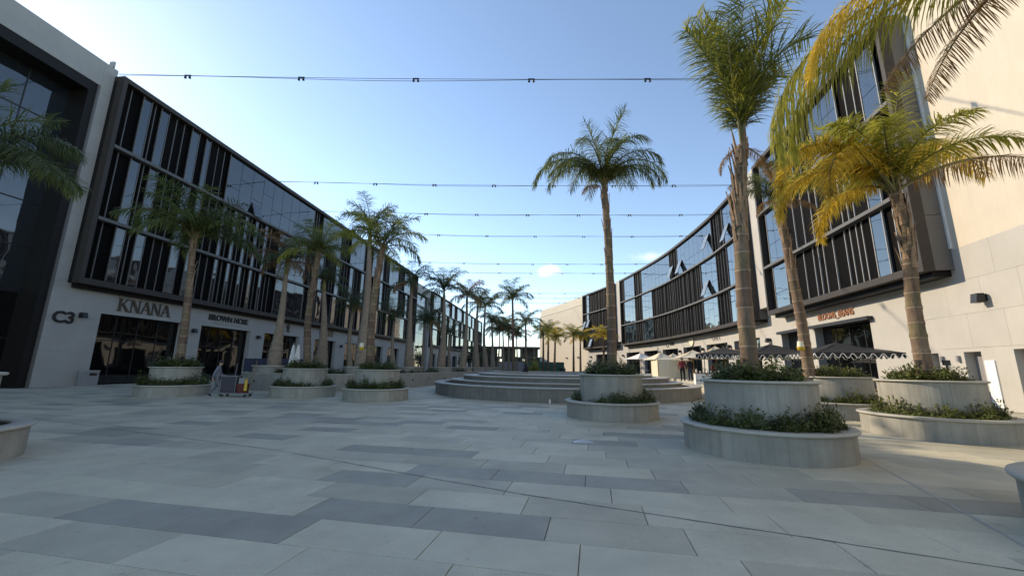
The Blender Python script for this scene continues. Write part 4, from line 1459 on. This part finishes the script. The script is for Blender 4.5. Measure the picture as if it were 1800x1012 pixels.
# ---------------------------------------------------------------- string-light cables
def cable(y, xl, xr, n, x0, pitch, label, z=21.3, sag=.35):
    o = thing('light_cable', label, 'cable', (xl, y, z), 0, 'cables of lamps across the sky')
    w = xr - xl
    for dz, dy in ((0, 0), (.16, .12)):
        mb = MB()
        pts = []
        for i in range(41):
            t = i / 40
            pts.append((w * t, dy - .6 * t, dz * math.sin(t * 12) * .5 - sag * 4 * t * (1 - t)))
        mb.tube(pts, .012 + y * .00016, 4)
        mb.build('wire', m_cable, o)
    for k in range(n):
        x = x0 + pitch * k - xl
        t = x / w
        if not 0 < t < 1: continue
        zz = -sag * 4 * t * (1 - t)
        mb = MB()
        mb.box(x - .22, x + .22, -.6 * t - .03, -.6 * t + .03, zz - .03, zz + .05)
        bar = mb.build('lamp_bar', m_black, o)
        for sg in (-1, 1):
            mb = MB()
            mb.tube([(x + sg * .14, -.6 * t, zz - .03), (x + sg * .16, -.6 * t, zz - .2)], [.05, .085], 8)
            mb.build('lamp', m_black, bar)
CB = [(24.4, 7.95, -22.7, 'nearest'), (40.7, 6.5, -21.6, 'second'), (49.2, 6.6, -17.9, 'third'), (57.8, 7.3, -18.5, 'fourth'), (74.4, 6.6, -15.9, 'fifth'), (82, 6.6, -15.9, 'sixth'), (105.6, 6.8, -13, 'seventh'), (112, 6.6, -14, 'eighth'), (121, 6.6, -12, 'furthest')]
for y, pt, x0, nm in CB:
    xl = FL.P((y - 25.02) / math.cos(R(5.74)), 1.2, 0).x
    yy = min(y, 127)
    ss_ = min(range(len(FR.c)), key=lambda i: abs(FR.c[i].y - (yy - .6)))
    xr = FR.c[ss_].x + .1
    cable(y, xl, xr, 9, x0, pt, nm + ' overhead cable of small twin lamps, counted from the camera', z=21.25 if y < 110 else 21.0, sag=.3)

# ---------------------------------------------------------------- people
def person_mesh(joints, edges, root, rad, regions, subs=2):
    me = bpy.data.meshes.new('figure')
    names = list(joints)
    me.from_pydata([joints[n] for n in names], [(names.index(a), names.index(b)) for a, b in edges], [])
    o = bpy.data.objects.new('figure', me)
    COL.objects.link(o)
    md = o.modifiers.new('skin', 'SKIN')
    md.use_smooth_shade = True
    sv = me.skin_vertices[0].data
    for i, nme in enumerate(names):
        r = rad[nme]
        sv[i].radius = r if isinstance(r, tuple) else (r, r)
        sv[i].use_root = nme == root
    sb = o.modifiers.new('sub', 'SUBSURF')
    sb.levels = sb.render_levels = subs
    dg = bpy.context.evaluated_depsgraph_get()
    out = bpy.data.meshes.new_from_object(o.evaluated_get(dg))
    bpy.data.objects.remove(o)
    out.materials.clear()
    for m in regions['mats']:
        out.materials.append(m)
    P = {n: Vector(joints[n]) for n in names}
    for poly in out.polygons:
        c = poly.center
        best = min(edges, key=lambda e: _segd(c, P[e[0]], P[e[1]]))
        poly.material_index = regions['f'](best, c)
        poly.use_smooth = True
    return out
def _segd(p, a, b):
    ab = b - a
    t = max(0, min(1, (p - a).dot(ab) / max(1e-9, ab.length_squared)))
    return (p - a - ab * t).length
RAD = dict(pelvis=(.15, .11), spine=(.14, .1), chest=(.165, .11), neck=.055, head=.085, crown=.088, shl=.065, shr=.065, ell=.046, elr=.046, wrl=.033, wrr=.033, hal=.04, har=.04, hil=.09, hir=.09, knl=.062, knr=.062, anl=.045, anr=.045, tol=.038, tor=.038)
for k_ in list(RAD):
    if k_ not in ('head', 'crown', 'neck', 'hal', 'har'):
        RAD[k_] = tuple(q * 1.14 for q in RAD[k_]) if isinstance(RAD[k_], tuple) else RAD[k_] * 1.18
for sd in 'lr':
    for k in range(5):
        RAD['f%d%s' % (k, sd)] = .0095
EDG = [('pelvis', 'spine'), ('spine', 'chest'), ('chest', 'neck'), ('neck', 'head'), ('head', 'crown'), ('chest', 'shl'), ('chest', 'shr'), ('shl', 'ell'), ('shr', 'elr'), ('ell', 'wrl'), ('elr', 'wrr'), ('wrl', 'hal'), ('wrr', 'har'), ('pelvis', 'hil'), ('pelvis', 'hir'), ('hil', 'knl'), ('hir', 'knr'), ('knl', 'anl'), ('knr', 'anr'), ('anl', 'tol'), ('anr', 'tor')]
POSE = dict(
    stand=dict(pelvis=(0, 0, .95), spine=(0, 0, 1.14), chest=(0, .0, 1.33), neck=(0, .01, 1.48), head=(0, .03, 1.57), crown=(0, .025, 1.65), shl=(-.19, 0, 1.40), shr=(.19, 0, 1.40), ell=(-.25, -.02, 1.12), elr=(.25, -.02, 1.12), wrl=(-.26, .07, .88), wrr=(.26, .07, .88), hal=(-.26, .1, .8), har=(.26, .1, .8), hil=(-.1, 0, .88), hir=(.1, 0, .88), knl=(-.11, .02, .48), knr=(.11, .02, .48), anl=(-.11, -.01, .08), anr=(.11, -.01, .08), tol=(-.12, .14, .04), tor=(.12, .14, .04)),
    push=dict(pelvis=(0, 0, .93), spine=(0, .05, 1.12), chest=(0, .13, 1.30), neck=(0, .22, 1.43), head=(0, .28, 1.51), crown=(0, .31, 1.59), shl=(-.19, .15, 1.37), shr=(.19, .15, 1.37), ell=(-.25, .16, 1.08), elr=(.25, .18, 1.09), wrl=(-.22, .4, .98), wrr=(.22, .42, .98), hal=(-.21, .48, .99), har=(.21, .5, .99), hil=(-.1, 0, .86), hir=(.1, 0, .86), knl=(-.11, .18, .49), knr=(.11, -.02, .47), anl=(-.11, .1, .08), anr=(.11, -.28, .1), tol=(-.12, .25, .04), tor=(.12, -.14, .04)),
    walk=dict(pelvis=(0, 0, .94), spine=(0, .01, 1.13), chest=(0, .02, 1.32), neck=(0, .04, 1.47), head=(0, .07, 1.56), crown=(0, .07, 1.64), shl=(-.19, .02, 1.39), shr=(.19, .02, 1.39), ell=(-.24, .08, 1.12), elr=(.24, -.1, 1.13), wrl=(-.24, .26, .93), wrr=(.25, -.14, .88), hal=(-.23, .32, .88), har=(.25, -.13, .8), hil=(-.1, 0, .87), hir=(.1, 0, .87), knl=(-.1, -.02, .48), knr=(.1, .16, .49), anl=(-.1, -.28, .12), anr=(.1, .2, .08), tol=(-.1, -.15, .04), tor=(.1, .35, .05)),
    sit=dict(pelvis=(0, 0, .12), spine=(0, -.02, .32), chest=(0, .0, .5), neck=(0, .04, .65), head=(0, .08, .74), crown=(0, .08, .82), shl=(-.19, 0, .57), shr=(.19, 0, .57), ell=(-.26, .1, .34), elr=(.26, .1, .34), wrl=(-.16, .3, .24), wrr=(.16, .3, .24), hal=(-.12, .37, .22), har=(.12, .37, .22), hil=(-.1, .04, .1), hir=(.1, .04, .1), knl=(-.13, .46, .12), knr=(.13, .46, .12), anl=(-.13, .44, -.32), anr=(.13, .44, -.32), tol=(-.14, .58, -.37), tor=(.14, .58, -.37)))
def person(label, loc, rz, pose, top, legs, hair='short', sc=1.0, long_top=False, hat=None):
    J = {k: Vector(v) * 1.0 for k, v in POSE[pose].items()}
    E = list(EDG)
    for sd, sx in (('l', -1), ('r', 1)):
        h = J['ha' + sd]
        d = (h - J['wr' + sd]).normalized()
        side = Vector((0, 1, 0)) - d * d.y
        side.normalize()
        for k in range(4):
            J['f%d%s' % (k, sd)] = h + d * (.075 + .012 * (1.5 - abs(k - 1.5))) + side * (.022 * (1.5 - k)) + Vector((-sx * .012, 0, 0))
            E.append(('ha' + sd, 'f%d%s' % (k, sd)))
        J['f4' + sd] = J['wr' + sd].lerp(h, .6) + side * .055 + d * .03
        E.append(('ha' + sd, 'f4' + sd))
    def reg(e, c):
        a = e[1]
        if a in ('head', 'crown') or (a == 'neck' and (c - J['neck']).length < .05): return 2
        if a[0] == 'f' or a[:2] == 'ha': return 2
        if a[:2] in ('to',) or (a[:2] == 'an' and (c - J[a]).length < .06): return 3
        if a[:2] in ('hi', 'kn', 'an') and not (long_top and c.z > J['kn' + a[-1]].z + .08): return 1
        return 0
    me = person_mesh({k: tuple(v) for k, v in J.items()}, E, 'pelvis', RAD, dict(mats=[top, legs, m_skin, m_navy], f=reg))
    o = thing('person', label, 'person', loc, rz)
    o.scale = (sc, sc, sc)
    link('body', me, o)
    hc = J['crown']
    up = (J['crown'] - J['head']).normalized()
    mb = MB()
    if hair == 'short':
        pr = [(.108, -.02), (.112, .03), (.095, .075), (.05, .1), (.001, .108)]
    else:
        pr = [(.13, -.26), (.135, -.1), (.118, .0), (.1, .075), (.05, .105), (.001, .112)]
    mb.lathe(pr, 16, a0=R(-215), a1=R(35)) if hair == 'long' else mb.lathe(pr, 16)
    h = mb.build('hair', hat or m_hair, o, True)
    h.location = hc + Vector((0, -.018, 0))
    mb = MB()
    f = J['head'] + Vector((0, .085, .035))
    mb.face([f + Vector((-.014, 0, -.02)), f + Vector((.014, 0, -.02)), f + Vector((0, .03, -.015))])
    mb.face([f + Vector((-.014, 0, -.02)), f + Vector((0, .03, -.015)), f + Vector((0, -.002, .035))])
    mb.face([f + Vector((.014, 0, -.02)), f + Vector((0, -.002, .035)), f + Vector((0, .03, -.015))])
    mb.build('nose', m_skin, o)
    return o
# facing +Y by default; rz = -90 deg faces right of the picture
person('cleaning worker in grey-blue uniform walking up to a cart', (-14.4, 20.05, 0), R(-62), 'walk', m_blue, m_bluel)
person('person in maroon jacket standing near the cream tent wall', (13.05, 30.9, .7), R(150), 'stand', m_maroon, m_navy, sc=1.0)
person('person in black jacket with back turned beside the maroon jacket', (13.5, 30.6, .7), R(10), 'stand', m_navy, m_denim, sc=1.0)
person('long-haired person in dark red top by the display table', (14.75, 29.3, .55), R(170), 'stand', m_maroon, m_navy, 'long', .95, True)
person('person all in black sitting on the top ring of the stepped fountain', (1.25, 32.9, 1.0), R(60), 'sit', m_navy, m_navy, 'long')
person('left one of two distant people walking before the cream wall', (10.3, 84, 0), R(20), 'walk', m_navy, m_navy)
person('right one of two distant people walking before the cream wall', (11.0, 84, 0), R(-10), 'walk', m_denim, m_navy)
person('person seated behind the rattan sofa under the black parasol', (18.15, 22.3, .7), R(180), 'sit', m_denim, m_navy)

# ---------------------------------------------------------------- cleaning cart
ct = thing('cleaning_cart', 'janitor cart with dark bag, red bucket and yellow sign beside the worker', 'cart', (-13.55, 20.25, 0), R(2))
mb = MB()
mb.box(-.62, .72, -.28, .28, .14, .18)
mb.build('platform', m_greyp, ct)
mb = MB()
for x in (-.6, .12):
    for y in (-.26, .26):
        mb.tube([(x, y, .18), (x, y, .98)], .016, 6)
mb.tube([(-.6, -.26, .98), (.12, -.26, .98), (.12, .26, .98), (-.6, .26, .98), (-.6, -.26, .98)], .018, 6)
mb.tube([(-.6, -.2, .98), (-.75, -.2, 1.02), (-.75, .2, 1.02), (-.6, .2, .98)], .016, 6)
mb.build('frame', m_greyp, ct)
mb = MB()
mb.hexa([(-.56, -.24, .2), (.06, -.24, .2), (.06, .24, .2), (-.56, .24, .2), (-.6, -.275, .95), (.12, -.275, .95), (.12, .275, .95), (-.6, .275, .95)])
mb.build('bag', m_bag, ct)
for y in (-.14,):
    mb = MB()
    mb.hexa([(.2, -.22, .18), (.5, -.22, .18), (.5, .22, .18), (.2, .22, .18), (.17, -.25, .62), (.53, -.25, .62), (.53, .25, .62), (.17, .25, .62)])
    mb.build('bucket', m_redp, ct)
mb = MB()
mb.box(.2, .48, -.18, .18, .63, .9)
mb.build('wringer', m_greyp, ct)
mb = MB()
mb.hexa([(.56, -.3, .3), (.70, -.3, .3), (.70, -.27, .3), (.56, -.27, .3), (.58, -.3, .88), (.68, -.3, .88), (.68, -.27, .88), (.58, -.27, .88)])
sg = mb.build('caution_sign', m_yellow, ct)
mb = MB()
mb.tube([(.63, -.302, .84), (.63, -.31, .84)], .03, 10)
mb.build('hand_hole', m_black, sg)
mb = MB()
mb.tube([(.55, .1, .2), (.78, .12, 1.75)], .014, 6)
mb.build('mop_handle', m_wood, ct)
mb = MB()
mb.tube([(-.3, .22, .2), (-.24, .24, 1.6)], .013, 6)
mb.build('mop_handle', m_greyp, ct)
for x in (-.5, .6):
    for y in (-.22, .22):
        mb = MB()
        mb.tube([(x, y - .02, .07), (x, y + .02, .07)], .07, 12)
        w = mb.build('wheel', m_black, ct)
        mb = MB()
        mb.tube([(x, y, .07), (x, y, .14)], .014, 6)
        mb.build('fork', m_greyp, w)

# litter bin by the pier
p = FL.P(2.25, .5, 0)
bn = thing('litter_bin', 'grey box litter bin against the pier left of the widest shop opening', 'bin', p, R(-5.74))
mb = MB()
mb.box(-.32, .32, -.36, .36, 0, .95)
mb.build('body', m_greyp, bn)
mb = MB()
mb.box(-.34, .34, -.38, .38, .953, 1.02)
mb.build('lid', m_stoneL, bn)
mb = MB()
mb.box(.321, .33, -.22, .22, .68, .85)
mb.build('slot', m_black, bn)

# ---------------------------------------------------------------- parasols, tables, sofa, tents
def parasol(label, c, z0, half, hh, rise, m, trim=None, pole=m_wood, rz=0, group=None, valance=.28, scallop=9):
    o = thing('parasol', label, 'parasol', (c[0], c[1], z0), rz, group)
    top = hh + rise
    cor = [(-half, -half), (half, -half), (half, half), (-half, half)]
    for i in range(4):
        a, b = cor[i], cor[(i + 1) % 4]
        mb = MB()
        n = 8
        for k in range(n):
            for j in range(4):
                def pt(t, s):
                    x, y = a[0] + (b[0] - a[0]) * t, a[1] + (b[1] - a[1]) * t
                    sag = -.09 * rise * math.sin(PI * s) * 1.2
                    return (x * s, y * s, top - rise * s + sag)
                s0, s1 = max(.02, j / 4), (j + 1) / 4
                mb.face([pt(k / n, s0), pt(k / n, s1), pt((k + 1) / n, s1), pt((k + 1) / n, s0)])
        mb.build('canopy_panel', m, o)
        if valance:
            mb = MB()
            tb_ = MB()
            N = scallop * 8
            prev = None
            for k in range(N + 1):
                t = k / N
                x, y = a[0] + (b[0] - a[0]) * t, a[1] + (b[1] - a[1]) * t
                dep = valance * (.62 + .38 * math.copysign(abs(math.sin(t * scallop * PI * 2)) ** .4, math.sin(t * scallop * PI * 2)))
                cur = ((x * 1.003, y * 1.003, hh), (x * 1.003, y * 1.003, hh - dep))
                if prev:
                    mb.face([prev[0], prev[1], cur[1], cur[0]])
                    if trim:
                        q0, q1 = Vector(prev[1]), Vector(cur[1])
                        tb_.tube([(q0.x * 1.004, q0.y * 1.004, q0.z), (q1.x * 1.004, q1.y * 1.004, q1.z)], .022, 4, 0, False)
                prev = cur
            v = mb.build('valance', m, o)
            if trim:
                tb_.build('valance_trim', trim, v)
    mb = MB()
    mb.tube([(0, 0, 0), (0, 0, top + .08)], .035, 8)
    mb.build('pole', pole, o)
    for x, y in cor:
        mb = MB()
        mb.tube([(0, 0, top - .03), (x * .99, y * .99, hh - .02)], .014, 5)
        mb.build('rib', pole, o)
    mb = MB()
    mb.lathe([(.001, .1), (.08, .1), (.32, .07), (.34, 0)], 20)
    mb.build('base', m_black, o)
    return o
parasol('black scalloped parasol in front of the café opening, nearer the right wall', (18.3, 22.6), .3, 2.0, 2.25, .62, m_black_cloth, m_white, m_black, R(-12), 'black parasols')
parasol('black scalloped parasol left of the thin lantern palm', (16.9, 26.2), .3, 2.0, 2.25, .72, m_black_cloth, m_white, m_black, R(-12), 'black parasols')
parasol('black parasol with fringed edge over the display table', (15.6, 29.5), .7, 1.9, 1.95, .55, m_black_cloth, m_white, m_wood, R(-25), 'black parasols', scallop=11)
parasol('pale parasol leftmost by the curved right wall', (13.8, 43), .7, 1.4, 1.85, .65, m_white_cloth, None, m_wood, R(20), 'pale parasols', 0)
parasol('cream parasol above the left end of the cream tent wall', (15.0, 40.5), .7, 1.5, 1.75, .75, m_cream_cloth, None, m_wood, R(10), 'pale parasols', 0)
parasol('cream parasol second from the left behind the tent wall', (17.2, 42.8), .7, 1.4, 1.75, .75, m_cream_cloth, None, m_wood, R(0), 'pale parasols', 0)
parasol('cream parasol in the middle behind the two standing people', (16.6, 36.8), .7, 1.7, 1.85, .75, m_cream_cloth, None, m_wood, R(-10), 'pale parasols', 0)
parasol('cream parasol behind the middle one, near the wall', (18.4, 38.5), .7, 1.4, 1.85, .7, m_cream_cloth, None, m_wood, R(5), 'pale parasols', 0)
parasol('cream parasol rightmost, beside the fringed black one', (17.0, 33.5), .7, 1.5, 1.95, .85, m_cream_cloth, None, m_wood, R(-15), 'pale parasols', 0)
# cream tent wall
tw = thing('tent_screen', 'cream canvas tent wall behind the two standing people', 'screen', (13.6, 38.5, .7), R(-8))
mb = MB()
for k in range(12):
    x0, x1 = .35 + k * .26, .35 + (k + 1) * .26
    mb.hexa([(x0, .02 * (k % 2), 0), (x1, .02 * ((k + 1) % 2), 0), (x1, .04, 0), (x0, .04, 0), (x0, .02 * (k % 2), 1.72), (x1, .02 * ((k + 1) % 2), 1.72), (x1, .04, 1.72), (x0, .04, 1.72)])
mb.build('front_panel', m_cream_cloth, tw)
mb = MB()
mb.hexa([(0, 1.4, 0), (.33, .03, 0), (.36, .03, 0), (.03, 1.4, 0), (0, 1.4, 1.72), (.33, .03, 1.72), (.36, .03, 1.72), (.03, 1.4, 1.72)])
mb.build('side_panel', m_cream_cloth, tw)
for x, y in ((0, 1.42), (.33, -.02), (3.5, -.02)):
    mb = MB()
    mb.tube([(x, y, 0), (x, y, 1.8)], .03, 6)
    mb.build('pole', m_wood, tw)
# display table with spotted cloth
dt = thing('display_table', 'market table with black-spotted white cloth below the fringed parasol', 'table', (14.0, 29.0, .55), R(-15))
mb = MB()
mb.box(-.85, .85, -.35, .35, .0, .74)
mb.build('cloth', m_white_cloth, dt)
mb = MB()
mb.box(-.88, .88, -.38, .38, .742, .78)
mb.build('tabletop', m_wood, dt)
rr = random.Random(4)
for k in range(8):
    x = -.75 + k * .21
    mb = MB()
    mb.tube([(x, -.352, rr.uniform(.2, .6)), (x, -.36, rr.uniform(.2, .6))], rr.uniform(.05, .1), 8)
    mb.build('spot', m_black, dt)
for k in range(7):
    vase = thing('white_jar', 'small white jar, ' + ('leftmost', 'second', 'third', 'fourth', 'fifth', 'sixth', 'rightmost')[k] + ' in the row on the spotted market table', 'jar', (13.3 + k * .24, 29.15 - k * .06, 1.332), 0, 'white jars on the market table')
    mb = MB()
    h = rr.uniform(.12, .3)
    mb.lathe([(.001, 0), (.05, 0), (.065, h * .4), (.035, h * .75), (.045, h)], 10)
    mb.build('body', m_white, vase, True)
# rattan sofa
def sofa(label, c, z0, rz, L=1.5):
    o = thing('rattan_sofa', label, 'sofa', (c[0], c[1], z0), rz, 'rattan seats')
    def bars(name, paths, r=.024, m=m_rattan):
        mb = MB()
        for q in paths:
            mb.tube(q, r, 6)
        return mb.build(name, m, o)
    h = .86
    arc = [(-L / 2, 0, 0), (-L / 2, 0, h - .16), (-L / 2 + .05, 0, h - .05), (-L / 2 + .16, 0, h), (L / 2 - .16, 0, h), (L / 2 - .05, 0, h - .05), (L / 2, 0, h - .16), (L / 2, 0, 0)]
    bars('back_frame', [arc, [(-L / 2, 0, .42), (L / 2, 0, .42)], [(-L / 2, 0, .16), (L / 2, 0, .16)]], .03)
    n = 3
    for k in range(n):
        x0, x1 = -L / 2 + L * k / n, -L / 2 + L * (k + 1) / n
        pts = [(x0 + (x1 - x0) * i / 10, 0, .17 + .22 * math.sin(PI * i / 10)) for i in range(11)]
        bars('arch_cane', [pts], .016)
    for k in (1, 2):
        x = -L / 2 + L * k / n
        bars('back_post', [[(x, 0, 0), (x, 0, h)]], .022)
    mb = MB()
    mb.box(-L / 2 + .04, L / 2 - .04, -.02, .02, .45, h - .06)
    mb.build('back_cushion', m_bag, o)
    mb = MB()
    mb.box(-L / 2 + .03, L / 2 - .03, .03, .66, .3, .44)
    mb.build('seat_cushion', m_bag, o)
    for x in (-L / 2, L / 2):
        bars('arm', [[(x, 0, .6), (x, .6, .58), (x, .68, .5), (x, .68, 0)]], .026)
    return o
sofa('rattan sofa with arched cane back facing away, under the nearer black parasol', (17.6, 20.7), .3, R(-38))
sofa('rattan sofa partly hidden behind the half sunlit planter', (19.0, 20.0), .3, R(-38), 1.3)
def table(label, c, z0):
    o = thing('cafe_table', label, 'table', (c[0], c[1], z0), 0, 'café tables')
    mb = MB()
    mb.lathe([(.001, .74), (.4, .74), (.41, .72), (.4, .7), (.001, .7)], 20)
    mb.build('tabletop', m_white, o)
    mb = MB()
    mb.tube([(0, 0, .02), (0, 0, .7)], .03, 8)
    mb.build('stem', m_black, o)
    mb = MB()
    mb.lathe([(.001, .03), (.25, .03), (.26, 0)], 16)
    mb.build('foot', m_black, o)
for i, (c, z, l) in enumerate((((18.6, 23.6), .3, 'round white café table under the black parasol nearer the wall'), ((16.6, 27), .7, 'round white café table under the middle black parasol'), ((13.9, 42.2), .7, 'round white café table under the leftmost pale parasol'))):
    table(l, c, z)
# closed white parasols on the left terrace
def closed_parasol(label, c, z0):
    o = thing('closed_parasol', label, 'parasol', (c[0], c[1], z0), 0, 'folded white parasols')
    mb = MB()
    n = 18
    prof = [(.04, 1.95), (.1, 1.65), (.16, 1.1), (.2, .5), (.18, .25)]
    b = len(mb.v)
    for i in range(n):
        a = 2 * PI * i / n
        k = 1.0 if i % 2 else .62
        for r, z in prof:
            mb.v.append((r * k * math.cos(a), r * k * math.sin(a), z))
    for i in range(n):
        j = (i + 1) % n
        for q in range(4):
            mb.f.append((b + i * 5 + q, b + i * 5 + q + 1, b + j * 5 + q + 1, b + j * 5 + q))
            mb.m.append(0)
    mb.build('folded_canopy', m_white_cloth, o)
    mb = MB()
    mb.tube([(0, 0, 0), (0, 0, 2.1)], .03, 8)
    mb.build('pole', m_greyp, o)
closed_parasol('folded white parasol standing beside the brown-crowned palm', (-14.28, 26.4), .9)
closed_parasol('folded white parasol just right of the other folded one', (-13.9, 26.3), .9)
# navy screen by the second shop
ns = thing('terrace_screen', 'dark navy screen panels before the second left shop', 'screen', (-21, 32, 0))
for k in range(6):
    mb = MB()
    mb.box(k * .82, k * .82 + .78, -.03, .03, .1, 2.0)
    mb.build('panel', m_navyscreen, ns)
    mb = MB()
    mb.box(k * .82 - .04, k * .82, -.04, .04, 0, 2.05)
    mb.build('post', m_black, ns)
# crumpled sheet on the paving
pp_ = thing('paper_scrap', 'crumpled pale plastic sheet lying on the paving', 'litter', (1.6, 9.2, .004))
mb = MB()
g = [[(x * .11 - .22, y * .09 - .14, (.05 if 0 < x < 4 and 0 < y < 3 else .0) * random.Random(x * 9 + y).uniform(.2, 1.2) + .002) for x in range(5)] for y in range(4)]
for y in range(3):
    for x in range(4):
        mb.face([g[y][x], g[y][x + 1], g[y + 1][x + 1]])
        mb.face([g[y][x], g[y + 1][x + 1], g[y + 1][x]])
mb.build('sheet', m_paper, pp_)
pb = thing('small_bottle', 'small white bottle standing at the foot of the fountain wall', 'bottle', (1.75, 18.4, .0))
mb = MB()
mb.lathe([(.001, 0), (.04, 0), (.04, .14), (.015, .19), (.015, .22), (.001, .22)], 10)
mb.build('body', m_white, pb, True)

# ---------------------------------------------------------------- far end: raw concrete frame and green hoarding
fb = thing('unfinished_building', 'unfinished dark concrete frame building at the far end', 'building', (-6, 175, 0))
for k, z in enumerate((5.2, 9.6)):
    mb = MB()
    mb.box(-24, 22, 0, 14, z, z + .7)
    mb.build('floor_slab', m_rawc, fb)
for i in range(9):
    for y in (.4, 13):
        mb = MB()
        mb.box(-23.5 + i * 5.6, -22.8 + i * 5.6, y, y + .7, 0, 9.6)
        mb.build('column', m_rawc, fb)
for i, (a, b, z0, z1) in enumerate(((-24, -13, 5.9, 9.6), (-12, 1, 0, 5.2), (-10, -1, 5.9, 9.6), (1.5, 8, 5.9, 9.6), (3, 11, 0, 5.2), (10.5, 18, 5.9, 9.6), (12, 22, 0, 5.2), (-24, -13, 0, 5.2))):
    mb = MB()
    mb.box(a, b, 5, 5.3, z0 + .003, z1 - .003)
    mb.build('infill_wall', m_rawc, fb)
hf = thing('green_hoarding', 'green netting hoarding at the far end of the plaza', 'fence', (-4, 118, 0))
for k in range(13):
    mb = MB()
    mb.box(k * 1.5, k * 1.5 + 1.46, -.02, .02, .1, 3.1)
    mb.build('panel', m_green_net if k > 5 else m_greyp, hf)
    mb = MB()
    mb.box(k * 1.5 - .04, k * 1.5, -.05, .05, 0, 3.3)
    mb.build('post', m_black, hf)
TREE = [clump_mesh(120 + i, 3.4, 3.0, 5.2, 1700, .42, g_deep) for i in range(2)]
for i, (x, y, sc, lab) in enumerate(((-7, 124, 1.0, 'dark leafy tree left behind the hoarding'), (-1, 130, .9, 'dark leafy tree in the middle behind the hoarding'), (4.5, 126, .8, 'small dark leafy tree behind the right end of the hoarding'), (-13, 132, 1.1, 'dark leafy tree by the far end of the left block'))):
    tr_ = thing('leafy_tree', lab, 'tree', (x, y, 0), i, 'leafy trees at the far end')
    cr_o = link('crown', TREE[i % 2], tr_, (0, 0, 2.2 * sc))
    cr_o.scale = (sc, sc, sc)
    mb = MB()
    mb.tube([(0, 0, 0), (.1, 0, 2.0 * sc), (.15, .1, 4.4 * sc)], [.22, .16, .06], 8)
    mb.build('trunk', m_trunk, tr_)
bt = thing('round_bush', 'yellow-green rounded bush before the green hoarding', 'bush', (6.2, 112, 0))
bm_ = clump_mesh(99, 2.0, 1.8, 4.6, 1500, .28, g_lime)
link('foliage', bm_, bt)
mb = MB()
mb.tube([(0, 0, 0), (.1, 0, 2.5)], [.14, .08], 8)
mb.build('stem', m_trunk, bt)
